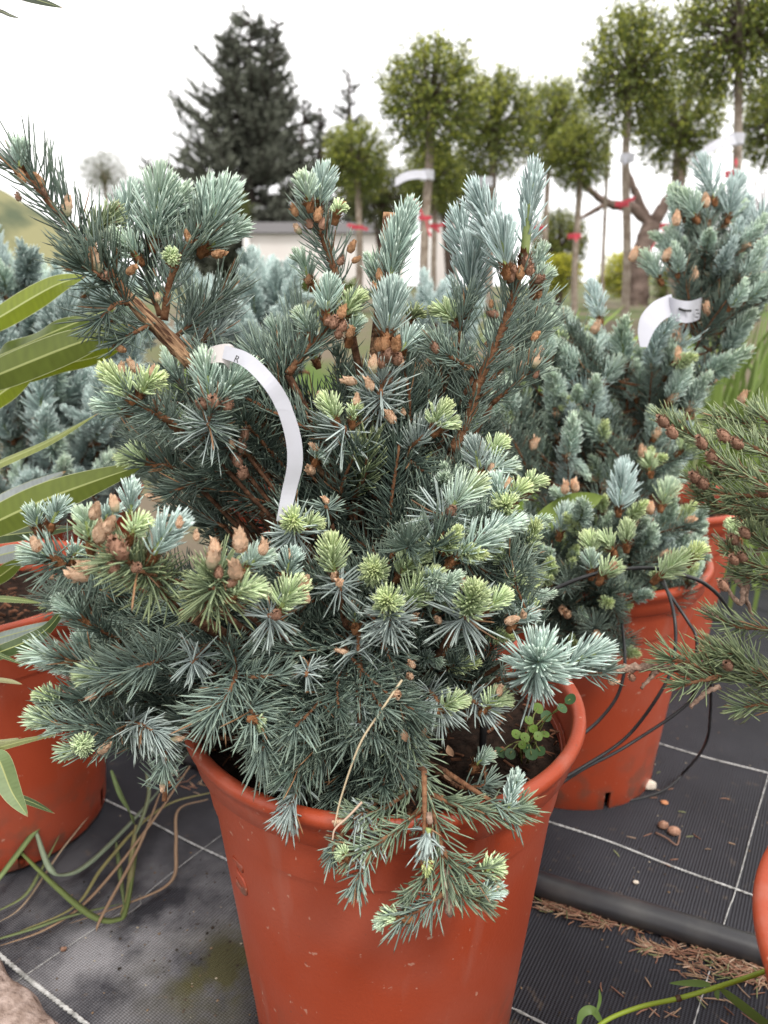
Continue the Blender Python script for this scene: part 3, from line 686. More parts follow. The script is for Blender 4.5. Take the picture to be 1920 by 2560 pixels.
Nn(972, 702, 1015, 545, -.005, L_=72, pal='teal', k=.05, dens=3600, a0=50, a1=12, sc=.0052); Bd(948, 690, -.01, 36); Bd(940, 715, -.01, 26); Bd(985, 690, 0, 34, kind='cone'); Nn(940, 700, 930, 660, .02, L_=40, pal='teal', k=.4)
Nn(968, 842, 980, 752, -.05, L_=78, pal='new', mixp='teal', k=.3, dens=4600, a0=52, a1=10, sc=.006)
for b in [(962, 858, 52), (985, 862, 52), (945, 862, 42), (968, 885, 50), (990, 895, 40), (955, 905, 40)]: Bd(b[0], b[1], -.055, b[2], (.1, -.4, .8), 'cone' if b[1] > 880 else 'paper', 1.1)
Nn(1000, 885, 1032, 850, -.045, L_=54, pal='new', k=.15, a0=56); Bd(1000, 905, -.05, 30)
Yy(1025, 800, 1040, 785, .0, L_=34, k=.4, pal='olive')
O([(930, 1080, -.02), (945, 1010, -.045), (956, 950, -.05)], 84, 'pale', 1200, (.0026, .002), up=.05, ang=70)
Bd(932, 912, -.06, 54, (.1, -.3, 1), 'green', .9); Bd(893, 938, -.055, 44, (-1, 0, .3), 'paper', .9); Bd(930, 960, -.06, 40, (0, -.5, .6)); Bd(962, 945, -.05, 40, (.3, 0, .8), 'cone')
St(952, 975, -.06, 95, 'pale', 34, (0, -.7, .6))
# -- C: right arm
O([(1130, 1130, -.02), (1172, 1042, -.02), (1195, 960, -.02), (1232, 880, -.02), (1272, 780, -.02), (1295, 700, -.02)], 88, 'old', 1500, (.0042, .0028), ang=72, up=.22)
for b in [(1315, 655, 46, 'cone', (.1, 0, 1)), (1280, 690, 42, 'cone', (-.6, 0, .8)), (1335, 690, 38, 'cone', (.8, 0, .5)), (1300, 685, 40, 'paper', (-.2, -.2, 1)), (1322, 675, 40, 'cone', (.2, 0, 1)), (1288, 672, 38, 'cone', (-.4, 0, .9))]: Bd(b[0], b[1], -.03, b[2], b[4], b[3], 1.15)
Nn(1310, 645, 1332, 455, -.02, L_=74, pal='blue', mixp='new', k=.1, dens=850, a0=48, a1=12, bare=.55, sc=.005, sr=(.0034, .0022), w=.0009)
Nn(1310, 645, 1332, 470, -.018, L_=60, pal='blue', mixp='new', k=.1, dens=500, a0=44, a1=20, bare=.12, sc=0, w=.0009)
Nn(1268, 682, 1195, 500, -.025, L_=78, pal='blue', mixp='new', k=.08, dens=1900, a0=55, a1=16, w=.0009)
Nn(1265, 672, 1255, 600, -.05, L_=84, pal='blue', mixp='new', k=.05, dens=1500, a0=38, a1=12, w=.0009)
Nn(1168, 775, 1188, 620, .0, L_=80, pal='blue', mixp='teal', k=.2, dens=2200, a0=58, w=.0009)
Nn(1175, 700, 1150, 560, .015, L_=72, pal='blue', mixp='teal', k=.2, dens=2000, a0=58, w=.0009)
Yy(1138, 805, 1100, 778, -.01, L_=42, k=.4); Bd(1140, 805, -.01, 36, (-.5, 0, .8), 'cone')
Nn(1335, 700, 1352, 635, .015, L_=42, pal='teal', k=.5); Nn(1340, 725, 1362, 690, .0, L_=40, pal='teal', k=.6); Bd(1345, 735, 0, 34); Bd(1350, 690, 0, 28)
Bd(1245, 778, -.03, 40, (-.6, 0, .8), 'cone'); Bd(1228, 762, -.03, 24)
O([(1150, 870, -.01), (1152, 810, -.01), (1160, 770, -.01)], 70, 'old', 1500)
O([(1190, 925, -.02), (1140, 900, -.045), (1095, 872, -.05)], 62, 'old', 2000); Bd(1093, 868, -.055, 42, (-.5, -.3, 1), 'cone', .95)
O([(1230, 1010, -.01), (1290, 960, -.02), (1328, 928, -.025)], 70, 'old', 1700); Bd(1338, 905, -.03, 44, (.3, 0, 1), 'green'); Bd(1290, 930, -.01, 44, (.3, 0, 1), 'green'); Bd(1335, 935, -.03, 26, (.3, 0, 1), 'cone')
O([(1220, 960, .02), (1290, 880, .02), (1340, 830, .02)], 80, 'old', 1500); O([(1225, 900, .02), (1300, 830, .02), (1350, 760, .03)], 74, 'old', 1500)
for b in [(1330, 840, 34), (1265, 870, 28), (1335, 872, 28), (1210, 860, 26), (1062, 905, 34), (1040, 925, 34)]: Bd(b[0], b[1], .0, b[2], (.5, 0, .6))
# -- centre band
Yy(838, 1050, 820, 1010, -.06, L_=44, k=.55, pal='lime'); Yy(882, 1052, 888, 1025, -.055, L_=30, k=.5); Bd(890, 1002, -.055, 36); Bd(798, 992, -.05, 26)
St(862, 1068, -.065, 108, 'pale', 40, (.0, -.8, .5), (65, 115), .12)
for b in [(795, 1112, 34, -.05), (783, 1165, 40, -.05), (985, 1040, 42, -.06), (820, 1248, 26, -.08), (763, 1040, 24, -.02), (1010, 1030, 22, -.05)]: Bd(b[0], b[1], b[3], b[2], (-.3, -.5, .6))
St(815, 1265, -.08, 62, 'old', 40); Yy(790, 1150, 800, 1140, -.05, L_=36, k=.1, pal='teal')
O([(880, 1250, -.02), (912, 1185, -.045), (918, 1115, -.055)], 66, 'olive', 1500)
O([(1000, 1140, -.02), (1040, 1105, -.05), (1082, 1072, -.055)], 62, 'pale', 1700); Yy(1083, 1068, 1108, 1025, -.06, L_=42, k=.7); Yy(1095, 1075, 1125, 1058, -.06, L_=38, k=.45)
O([(960, 1120, -.01), (1020, 1150, -.04), (1060, 1180, -.05)], 70, 'dark', 1500)
# -- D: left middle
O([(465, 1090, -.03), (405, 1042, -.055), (335, 1000, -.065)], 88, 'old', 1700, (.003, .002), up=.0, ang=70)
Yy(322, 992, 278, 938, -.07, L_=52, k=.7); Yy(352, 985, 385, 950, -.07, L_=48, k=.8); Yy(312, 1028, 262, 1012, -.06, L_=50, k=.2, pal='teal'); Bd(300, 925, -.07, 38); Bd(345, 918, -.06, 44, (-.4, 0, .9)); Bd(375, 930, -.06, 36, (.3, 0, .9))
Nn(525, 1002, 515, 920, -.07, L_=66, pal='teal', mixp='lime', k=.4, a0=56); Nn(548, 1005, 612, 938, -.07, L_=70, pal='teal', mixp='lime', k=.4, a0=58); Bd(540, 1000, -.075, 46, (0, -.5, .6), 'cone', 1.2); Bd(515, 1005, -.075, 40, (-.3, -.4, .6), 'cone', 1.2); Bd(565, 1010, -.075, 40, (.6, -.4, .6), 'cone', 1.1)
St(520, 1060, -.075, 112, 'pale', 52, (0, -.75, .4), (60, 115), .14); O([(505, 1110, -.05), (518, 1060, -.07), (535, 1015, -.075)], 80, 'old', 1500, up=0, ang=70)
O([(640, 1150, -.02), (590, 1120, -.05), (540, 1130, -.055)], 70, 'dark', 1600); O([(680, 1050, -.0), (640, 1020, -.03), (600, 1000, -.03)], 70, 'dark', 1600)
Yy(372, 1158, 318, 1145, -.04, L_=46, k=.4, pal='lime'); O([(470, 1190, -.02), (420, 1165, -.035), (372, 1158, -.04)], 70, 'dark', 1500)
O([(640, 1225, -.02), (530, 1195, -.04), (425, 1232, -.05)], 62, 'dark', 1700); Bd(418, 1232, -.055, 44, (-1, 0, 0), 'green', .7); Bd(385, 1230, -.05, 24, (-1, 0, 0))
for (x, y, k) in [(612, 1085, 34), (604, 1115, 34), (600, 1150, 36), (606, 1180, 36)]: Bd(x, y, -.055, k * 1.2, (0, -.3, 1), 'cone', .95)
Bd(582, 1110, -.06, 30, (0, -.4, .8)); Bd(410, 1300, -.06, 40, (0, 0, -1), 'green')
# -- F: right middle shoots on the shoulder
Nn(1122, 1278, 1178, 1222, -.10, L_=70, pal='new', mixp='yel', k=.65, a0=60); St(1108, 1285, -.105, 112, 'pale', 44, (.2, -.8, .45), (60, 115), .05); Bd(1122, 1275, -.105, 34, (.4, -.4, .6), 'cone', 1.2)
Nn(1135, 1402, 1225, 1345, -.12, L_=74, pal='new', mixp='lime', k=.3, a0=72, dens=2600); Nn(1205, 1348, 1282, 1312, -.11, L_=56, pal='new', mixp='lime', k=.35, a0=60)
Yy(835, 1432, 829, 1372, -.13, L_=56, k=.6); St(848, 1452, -.135, 88, 'pale', 40, (0, -.6, .7), (75, 120), .12); Bd(850, 1450, -.145, 34, (.1, -.5, .6)); Bd(832, 1438, -.14, 26, (0, -.5, .8))
Yy(936, 1446, 934, 1424, -.11, -.135, L_=48, k=.75); Yy(1000, 1440, 1062, 1378, -.11, L_=54, k=.55); Yy(1010, 1518, 1078, 1450, -.125, L_=60, k=.5)
Yy(972, 1528, 968, 1500, -.13, -.155, L_=52, k=.7); St(975, 1545, -.14, 100, 'pale', 58, (0, -.85, .35), (60, 118), .12); O([(985, 1600, -.10), (978, 1570, -.13), (972, 1535, -.14)], 84, 'pale', 1300, up=0, ang=74)
Nn(1168, 1535, 1188, 1480, -.13, -.15, L_=58, pal='lime', mixp='yel', k=.5, dens=5600, a0=72, a1=8); St(1165, 1540, -.14, 128, 'pale', 64, (.05, -.8, .5), (62, 120), .06); Bd(1160, 1458, -.13, 42); Bd(1262, 1540, -.12, 40, (.8, 0, .3)); Nn(1215, 1530, 1255, 1495, -.12, L_=44, pal='lime', mixp='yel', k=.4)
Bd(887, 1512, -.12, 30); Nn(888, 1560, 887, 1525, -.12, L_=48, pal='old', mixp='new', k=.3, dens=2000); Yy(1265, 1470, 1282, 1450, -.09, L_=46, k=.35)
St(895, 1632, -.13, 92, 'pale', 34, (0, -.6, -.2), (40, 95), .25); Bd(872, 1618, -.13, 40, (-1, -.2, .2), 'paper', .6)
for (x, y) in [(1036, 1655), (1030, 1682), (1100, 1545), (1035, 1540), (1310, 1530)]: Bd(x, y, -.13, 32, (-.3, -.4, .6))
Bd(1320, 1535, -.10, 46, (.6, 0, .8), 'green', .9); Nn(1285, 1560, 1310, 1540, -.10, L_=50, pal='new', k=.1, dens=2600)
Yy(1210, 1190, 1262, 1168, -.08, L_=54, k=.3, pal='new'); Bd(1228, 1175, -.085, 34); Yy(1222, 1145, 1248, 1112, -.07, L_=40, k=.5); Nn(1200, 1180, 1185, 1120, -.08, L_=50, pal='pale', mixp='new', k=.5, dens=1500)
Yy(1258, 1290, 1266, 1262, -.09, -.105, L_=46, k=.6); Nn(1250, 1260, 1240, 1215, -.09, L_=52, pal='new', k=.2); Yy(1285, 1250, 1300, 1225, -.09, L_=42, k=.8); Bd(1266, 1212, -.09, 38); Yy(1318, 1225, 1345, 1205, -.08, L_=38, k=.6)
O([(1190, 1330, -.07), (1240, 1290, -.09), (1255, 1270, -.09)], 64, 'old', 1600)
# -- the pair of pale shoots over the right of the rim
Nn(1335, 1690, 1350, 1650, -.125, -.155, L_=104, pal='new', mixp='lime', k=.18, dens=3400, a0=84, a1=12, w=.0009); Nn(1395, 1680, 1492, 1632, -.135, L_=74, pal='new', mixp='lime', k=.1, dens=2600, a0=66); St(1352, 1690, -.135, 120, 'pale', 40, (0, -.6, .4), (80, 130), .15)
Bd(1262, 1710, -.13, 30, (-1, 0, .3)); Bd(1520, 1692, -.12, 30, (1, 0, -.1)); O([(1240, 1700, -.1), (1300, 1700, -.12), (1340, 1690, -.13)], 60, 'old', 1500); O([(1400, 1690, -.13), (1450, 1680, -.13), (1505, 1680, -.13)], 64, 'old', 1400, limb=False)
# -- G: near left clusters (closer to the lens)
O([(440, 1520, -.10), (385, 1455, -.15), (335, 1412, -.165), (300, 1392, -.17)], 92, 'olive', 1900, (.003, .002), up=.0, ang=68, mixp='lime')
St(345, 1425, -.17, 116, 'olive', 44, (-.2, -.7, .4), (60, 118), .2)
Nn(225, 1360, 215, 1300, -.16, L_=56, pal='lime', mixp='teal', k=.6); Yy(330, 1340, 352, 1312, -.17, L_=44, k=.5, pal='lime'); Nn(383, 1390, 432, 1320, -.165, L_=76, pal='new', mixp='blue', k=.3, dens=3000, a0=52)
Nn(250, 1330, 285, 1275, -.15, L_=40, pal='teal', mixp='new', k=.4); Nn(325, 1290, 328, 1230, -.12, L_=50, pal='new', k=.1, a0=50)
for b in [(247, 1330, 66, 'paper', (.2, 0, 1)), (262, 1310, 56, 'paper', (.5, -.2, .8)), (232, 1278, 50, 'paper', (.2, 0, 1)), (305, 1365, 78, 'cone', (0, -.2, 1)), (222, 1420, 62, 'paper', (-.8, -.2, .5)), (245, 1395, 56, 'green', (-.8, -.3, .4)), (290, 1415, 50, 'cone', (0, -.3, .8)), (335, 1410, 40, 'cone', (.3, -.3, .8)), (290, 1262, 46, 'green', (-.3, 0, 1)), (447, 1308, 34, 'paper', (.2, 0, 1)), (97, 1362, 44, 'paper', (-.3, 0, 1))]: Bd(b[0], b[1], -.175, b[2], b[4], b[3])
O([(500, 1540, -.10), (525, 1480, -.15), (548, 1445, -.165)], 92, 'olive', 1900, (.0032, .0024), up=.0, ang=70, mixp='lime'); St(535, 1470, -.17, 124, 'olive', 48, (0, -.7, .4), (60, 118), .22)
for b in [(528, 1395, 66, 'green', (-.1, 0, 1)), (540, 1368, 48, 'paper', (-.1, 0, 1)), (600, 1355, 66, 'paper', (.1, 0, 1)), (588, 1420, 66, 'paper', (.25, -.2, 1)), (655, 1368, 46, 'paper', (.3, 0, 1)), (548, 1430, 40, 'cone', (0, -.3, .8)), (570, 1450, 38, 'cone', (.3, -.3, .8)), (492, 1340, 30, 'paper', (0, 0, 1))]: Bd(b[0], b[1], -.175, b[2], b[4], b[3])
Yy(585, 1490, 635, 1475, -.17, L_=56, k=.2, pal='lime'); Nn(612, 1425, 658, 1395, -.16, L_=50, pal='new', mixp='lime', k=.4); Yy(700, 1525, 738, 1472, -.15, L_=58, k=.3, pal='lime'); Bd(752, 1458, -.15, 48, (.4, 0, .9)); Bd(770, 1495, -.14, 30)
St(672, 1538, -.155, 100, 'pale', 50, (0, -.7, .5), (62, 118), .16); Bd(690, 1535, -.16, 34, (0, -.4, .6), 'cone', 1.2); Nn(717, 1445, 728, 1400, -.12, L_=50, pal='teal', mixp='new', k=.4, dens=2000); Bd(728, 1388, -.12, 30)
Yy(736, 1318, 733, 1302, -.09, -.11, L_=44, k=.9); Yy(765, 1318, 788, 1308, -.09, L_=36, k=.8); St(735, 1322, -.10, 92, 'pale', 56, (0, -.75, .55), (66, 115), .04)
O([(300, 1440, -.07), (220, 1425, -.10), (130, 1400, -.12)], 92, 'dark', 1700, up=-.25, ang=66); Nn(135, 1400, 88, 1385, -.12, L_=60, pal='teal', mixp='lime', k=.5, dens=2600); Yy(185, 1395, 205, 1375, -.11, L_=36, k=.1, pal='teal'); Bd(130, 1440, -.12, 20)
Nn(130, 1310, 150, 1275, -.08, L_=50, pal='new', k=.2); Nn(95, 1320, 90, 1290, -.08, L_=44, pal='teal', k=.4)
O([(330, 1620, -.05), (270, 1585, -.09), (208, 1548, -.10)], 62, 'dark', 1600); Nn(208, 1548, 165, 1512, -.10, L_=50, pal='teal', mixp='lime', k=.35)
O([(330, 1640, -.05), (250, 1655, -.10), (165, 1650, -.12)], 78, 'old', 1300); Nn(158, 1650, 88, 1638, -.12, L_=62, pal='new', mixp='lime', k=.6, dens=3000); Yy(222, 1628, 205, 1602, -.09, L_=36, k=.1, pal='teal')
O([(440, 1625, -.05), (395, 1652, -.12), (335, 1672, -.13), (272, 1696, -.135)], 88, 'old', 1800, ang=64); Yy(268, 1696, 222, 1692, -.135, L_=58, k=.6, dens=None) if False else Nn(268, 1696, 222, 1690, -.135, L_=56, pal='lime', mixp='yel', k=.3, dens=2600, a0=40)
Bd(240, 1722, -.13, 30, (-.6, 0, -.3))
O([(330, 1720, -.05), (240, 1742, -.10), (150, 1762, -.11)], 66, 'dark', 1700); Yy(148, 1762, 108, 1742, -.11, L_=40, k=.4)
O([(330, 1780, -.05), (260, 1812, -.11), (155, 1812, -.12)], 66, 'old', 1900); Nn(152, 1812, 95, 1800, -.12, L_=56, pal='lime', mixp='teal', k=.3, dens=2800, a0=48)
O([(340, 1800, -.06), (300, 1830, -.11), (240, 1862, -.12)], 70, 'old', 1900); Yy(212, 1872, 204, 1866, -.125, -.145, L_=36, k=.1); Nn(205, 1878, 158, 1885, -.12, L_=44, pal='lime', mixp='teal', k=.4); Bd(246, 1866, -.13, 38, (.6, 0, .5))
O([(300, 1800, -.07), (350, 1812, -.12), (395, 1832, -.13)], 72, 'pale', 1900, up=-.3); Bd(425, 1832, -.135, 44, (1, 0, .1), 'green', .7)
O([(400, 1840, -.11), (414, 1880, -.13), (410, 1925, -.135)], 50, 'old', 1900, up=0); Bd(406, 1935, -.135, 36, (0, 0, -1), 'green', .7)
St(480, 1655, -.14, 84, 'pale', 50, (0, -.9, .2), (50, 110), .05); St(765, 1688, -.14, 66, 'pale', 44, (0, -.9, .15), (50, 105), .1)
O([(575, 1610, -.08), (590, 1680, -.135), (562, 1750, -.15), (522, 1792, -.155)], 90, 'old', 1700, up=.12, ang=66); O([(592, 1690, -.13), (640, 1692, -.14), (695, 1690, -.14)], 60, 'old', 1700, limb=False); O([(612, 1740, -.12), (628, 1775, -.15), (645, 1805, -.155)], 92, 'old', 1700, up=.1, ang=62)
Yy(642, 1800, 652, 1818, -.16, L_=22, k=.1); O([(650, 1830, -.12), (660, 1850, -.15), (655, 1890, -.155)], 84, 'old', 1600, up=-.1); O([(560, 1600, -.08), (585, 1640, -.12), (592, 1680, -.13)], 76, 'dark', 1500)
O([(885, 1680, -.11), (895, 1740, -.145), (900, 1810, -.15)], 64, 'old', 2000, up=-.05, ang=62); St(898, 1812, -.155, 74, 'pale', 30, (0, -.5, -.6), (40, 95), .2)
O([(830, 1770, -.09), (790, 1835, -.145), (712, 1888, -.155)], 60, 'old', 1800, up=0); O([(790, 1800, -.08), (765, 1900, -.14), (735, 1980, -.15)], 60, 'dark', 1800, up=0); O([(760, 1900, -.12), (735, 1990, -.165), (722, 2030, -.17)], 66, 'pale', 1500, up=0, ang=52)
# -- H: the hanging branch over the front of the rim
O([(985, 1730, -.12), (1002, 1790, -.135), (1020, 1855, -.15), (1052, 1950, -.16)], 78, 'green', 1900, (.0024, .002), up=.1, ang=64)
O([(1052, 1950, -.16), (1085, 2035, -.17), (1108, 2150, -.175), (1118, 2225, -.175)], 76, 'green', 1700, (.002, .0016), up=.1, ang=60, limb=False, tip=False)
SP.wood(catmull([PT(1112, 2170, -.177), PT(1118, 2230, -.178), PT(1126, 2292, -.178)], 9), [.003, .0034, .0028, .0034, .0028, .0036, .003, .0034, .0012], M_GREYTWIG)
SP.wood(catmull([PT(1072, 2030, -.185), PT(1075, 2060, -.187)], 6), .002, M_GREYTWIG)
O([(1080, 1985, -.165), (1150, 2015, -.17), (1235, 2030, -.17), (1300, 2018, -.17)], 58, 'green', 2300, up=.0, ang=52, limb=False); Nn(1268, 2025, 1290, 1952, -.17, L_=42, pal='new', k=.15, dens=3600, a0=40, sc=.003); St(1285, 2040, -.172, 70, 'old', 26, (.8, -.3, -.4), (20, 70), .1)
O([(1045, 1960, -.16), (960, 2020, -.17), (885, 2042, -.175)], 56, 'green', 2000, up=0, limb=False); St(885, 2048, -.18, 66, 'pale', 36, (-.6, -.7, 0), (40, 100), .1); Bd(862, 2042, -.185, 34, (-.8, -.3, 0), 'green', .8)
O([(1055, 2020, -.165), (1000, 2070, -.175), (930, 2115, -.18), (880, 2132, -.182)], 60, 'green', 2000, up=0, limb=False); St(875, 2140, -.185, 62, 'pale', 40, (-.7, -.6, -.1), (40, 105), .12); Yy(866, 2140, 852, 2138, -.187, L_=24, k=.2); O([(930, 2125, -.18), (900, 2180, -.183), (888, 2215, -.185)], 54, 'old', 1900, up=0, limb=False)
O([(860, 2080, -.17), (840, 2110, -.178), (830, 2140, -.178)], 48, 'old', 1700, up=0, limb=False)
O([(1078, 2062, -.18), (1072, 2110, -.185)], 60, 'pale', 1500, up=-.1, limb=False, tip=False); Nn(1072, 2070, 1064, 2125, -.187, L_=54, pal='pale', mixp='blue', k=.4, dens=900, a0=22, sc=0, w=.0009); Yy(1062, 2150, 1068, 2180, -.187, L_=22, k=.9, pal='yel'); St(1062, 2140, -.188, 62, 'pale', 16, (0, -.4, -.9), (60, 100), 0)
O([(1100, 2120, -.175), (1150, 2168, -.18), (1205, 2182, -.182)], 66, 'green', 1700, up=.05, limb=False); Yy(1206, 2182, 1240, 2172, -.182, L_=40, k=.3); Bd(1232, 2202, -.183, 30, (.4, 0, -.5)); SP.wood(catmull([PT(1165, 2176, -.183), PT(1204, 2183, -.183)], 5), .0016, M_BARK)
O([(1105, 2180, -.176), (1150, 2235, -.18), (1195, 2245, -.182)], 66, 'green', 1700, up=0, limb=False); Nn(1196, 2245, 1240, 2228, -.182, L_=40, pal='new', k=.2, dens=3000, sc=.003)
O([(1112, 2230, -.177), (1060, 2268, -.182), (1005, 2296, -.185)], 64, 'old', 1900, up=-.1, ang=62, limb=False); Nn(1005, 2296, 955, 2306, -.185, L_=40, pal='lime', mixp='new', k=.5, dens=4600, a0=48); O([(1080, 2150, -.175), (1060, 2200, -.18), (1020, 2240, -.18)], 50, 'green', 1500, up=0, limb=False)
O([(1150, 1970, -.13), (1190, 1968, -.14), (1212, 1962, -.142)], 60, 'old', 1100, up=0); Nn(1190, 1912 + 2, 1216, 1892, -.12, L_=34, pal='teal', k=.5, dens=2600) ; Bd(1222, 1890, -.12, 30, (.5, 0, 1))
O([(1060, 1720, -.10), (1090, 1745, -.135), (1102, 1772, -.14)], 68, 'pale', 1700, up=-.1); Yy(1105, 1772, 1150, 1752, -.142, L_=40, k=.25); O([(1150, 1740, -.1), (1185, 1755, -.13), (1212, 1770, -.135)], 66, 'pale', 1600, up=.05); Yy(1214, 1772, 1252, 1750, -.138, L_=44, k=.35); Bd(1248, 1728, -.138, 30)
St(985, 1725, -.14, 58, 'pale', 40, (0, -.9, .1), (50, 105), .05); Bd(984, 1715, -.155, 40, (0, -.8, .3), 'paper', 1.1)
Bd(1055, 1828, -.15, 40, (.1, 0, 1), 'green', .55)

# -- ordinary older shoots filling the body of the plant
def inpoly(x, y, P):
    c = False; j = len(P) - 1
    for i in range(len(P)):
        if (P[i][1] > y) != (P[j][1] > y) and x < (P[j][0] - P[i][0]) * (y - P[i][1]) / (P[j][1] - P[i][1]) + P[i][0]: c = not c
        j = i
    return c
def fill(poly, n, f):
    xs = [p[0] for p in poly]; ys = [p[1] for p in poly]; k = 0; tries = 0
    while k < n and tries < n * 40:
        tries += 1; x = rng.uniform(min(xs), max(xs)); y = rng.uniform(min(ys), max(ys))
        if inpoly(x, y, poly) and f(x, y): k += 1
LOW = [(120, 1470), (330, 1370), (700, 1290), (1100, 1230), (1290, 1350), (1330, 1560), (1290, 1680), (1180, 1830), (1120, 1990), (930, 2060), (800, 1960), (640, 1850), (500, 1800), (260, 1840), (150, 1780)]
UPP = [(300, 960), (520, 900), (640, 960), (900, 850), (1120, 880), (1240, 930), (1240, 1150), (1110, 1300), (500, 1330), (330, 1240)]
def main_fill(pals, lo, hi, size, yk=0.0):
    def f(x, y):
        front = -.13 if y > 1350 else -.04
        e = min(1, abs(x - 780) / 700); o = front * (1 - e * e) + rng.uniform(lo, hi); p = PT(x, y, o)
        rr = math.hypot(p[0], p[1] - .557)
        if p[2] < .335 and rr < .185: return False
        if p[2] < .345 and rr < .25 and p[1] > .55: return False
        c = AX(p[2] - .05); d = nrm(p - c) + np.array([0, -.15, (.30 if y < 1450 else -.12)]) + rng.normal(size=3) * .35
        d = nrm(d); b = SP.old_proto(p, d, size * rng.uniform(.75, 1.1), pals[rng.integers(len(pals))])
        if rng.random() < .5: limb_to(b, .0018)
        if rng.random() < (yk * 2.2 if 1150 < y < 1560 and x > 700 else yk): SP.new_proto(p - d * .004, d, rng.uniform(.55, .85), ('lime', 'new', 'teal')[rng.integers(3)])
        return True
    return f
fill(LOW, 135, main_fill(('old', 'dark', 'old', 'dark'), .02, .10, 1.0, .16))
fill([(1000, 1150), (1250, 1150), (1320, 1300), (1330, 1480), (1200, 1520), (1000, 1480)], 26, main_fill(('old', 'dark'), -.03, .02, .9, .35))
fill(UPP, 90, main_fill(('dark', 'old', 'dark'), -.02, .10, 1.0, .06))

def rim_fill(x, y):
    p = PT(x, y, rng.uniform(-.165, -.115)); c = AX(.40); d = nrm(nrm(p - c) * .8 + np.array([(x - 900) / 900, -.35, -.35]) + rng.normal(size=3) * .25)
    b = SP.old_proto(p, d, rng.uniform(.7, 1.0), ('dark', 'old', 'dark')[rng.integers(3)])
    if rng.random() < .4: limb_to(b, .0014)
    return True
fill([(600, 1790), (760, 1760), (1000, 1780), (1080, 1900), (1050, 2000), (960, 2050), (850, 2040), (760, 1990), (660, 1900)], 34, rim_fill)
fill([(990, 1330), (1300, 1350), (1340, 1560), (1290, 1690), (1180, 1800), (1000, 1800)], 34, main_fill(('dark', 'old', 'dark'), .0, .07, 1.0, .22))
fill([(180, 1660), (470, 1640), (480, 1850), (300, 1880), (180, 1800)], 16, main_fill(('dark', 'old'), .0, .05, .95, .0))
# ------------------------------------------------------------------ other spruces
def free_spruce(S, axis, poly, n, depth, spread, pals, newk, size, newp=.5, budp=.3, lift=.45, trunk_r=(.008, .003), nsize=1.0, keepout=None):
    """axis: points of the stem; shoots reach out from it to places spread over the outline"""
    A = catmull(axis, 16); S.wood(A, np.linspace(trunk_r[0], trunk_r[1], 16), M_OLDBARK, "trunk", 8)
    def f(x, y):
        if keepout and keepout[0] < x < keepout[2] and keepout[1] < y < keepout[3]: return False
        p = U(x, y, depth + rng.uniform(-spread, spread)); i = np.argmin(np.linalg.norm(A - p, axis=1) + .5 * np.maximum(0, A[:, 2] - p[2] + .04)); c = A[i]
        d = nrm(nrm(p - c) + np.array([0, 0, lift]) + rng.normal(size=3) * .25)
        b = S.old_proto(p, d, size * rng.uniform(.75, 1.15), pals[rng.integers(len(pals))])
        if np.linalg.norm(b - c) > .03:
            S.wood(catmull([c, (b + c) / 2 + (0, 0, -.01), b], 6), np.linspace(.0026, .0018, 6), M_BARK, seg=5)
        if rng.random() < newp:
            S.new_proto(p, d + np.array([0, 0, .25]) + rng.normal(size=3) * .15, size * nsize * rng.uniform(.8, 1.25), newk[rng.integers(len(newk))])
            if rng.random() < .4: S.new_proto(p, d + rng.normal(size=3) * .5, size * nsize * rng.uniform(.55, .9), newk[rng.integers(len(newk))], scales=False)
        if rng.random() < budp: S.bud(p, d + rng.normal(size=3) * .2, .016 * size, 'peach')
        return True
    fill(poly, n, f)
# right-hand spruce in the pot with the tubes
SR = Spruce("blue_spruce", (POT2[0], POT2[1], .28), "upright blue spruce with orange buds and a white tag, right of the central spruce")
dR = 1.0
axR = [(POT2[0], POT2[1], .28), U(1530, 1230, 1.0), U(1640, 1010, .99), U(1715, 790, .97), U(1760, 600, .96), U(1772, 520, .955)]
free_spruce(SR, axR, [(1290, 900), (1400, 850), (1520, 860), (1600, 900), (1700, 880), (1840, 840), (1850, 960), (1740, 1000), (1700, 1180), (1700, 1400), (1640, 1480), (1540, 1520), (1400, 1500), (1340, 1400), (1310, 1230), (1270, 1050)], 130, 1.0, .12, ('old', 'dark', 'old', 'far'), ('new', 'new', 'blue', 'new', 'teal', 'teal', 'lime'), 1.0, .95, .45, nsize=1.1, keepout=(1575, 700, 1790, 905))
free_spruce(SR, axR, [(1660, 640), (1700, 560), (1730, 520), (1800, 520), (1840, 560), (1890, 640), (1920, 720), (1880, 800), (1800, 830), (1760, 700), (1640, 690)], 44, .96, .08, ('old', 'dark', 'dark'), ('new', 'blue', 'teal'), .8, .75, .45, nsize=1.05, keepout=(1575, 690, 1775, 905))
free_spruce(SR, axR[:3], [(1330, 1330), (1500, 1250), (1750, 1300), (1790, 1420), (1700, 1480), (1500, 1560), (1360, 1560)], 44, .86, .06, ('old', 'dark'), ('lime', 'new', 'lime'), .85, .6, .4)
free_spruce(SR, axR[:2], [(1290, 1420), (1560, 1430), (1580, 1560), (1540, 1680), (1450, 1740), (1340, 1680)], 40, .80, .05, ('dark', 'old', 'dark'), ('lime', 'teal'), .85, .12, .15, lift=.0)
free_spruce(SR, axR[:4], [(1220, 880), (1330, 830), (1430, 800), (1470, 900), (1450, 1060), (1310, 1160), (1220, 1060)], 34, .96, .07, ('old', 'dark'), ('new', 'lime', 'new', 'teal'), .9, .9, .5)
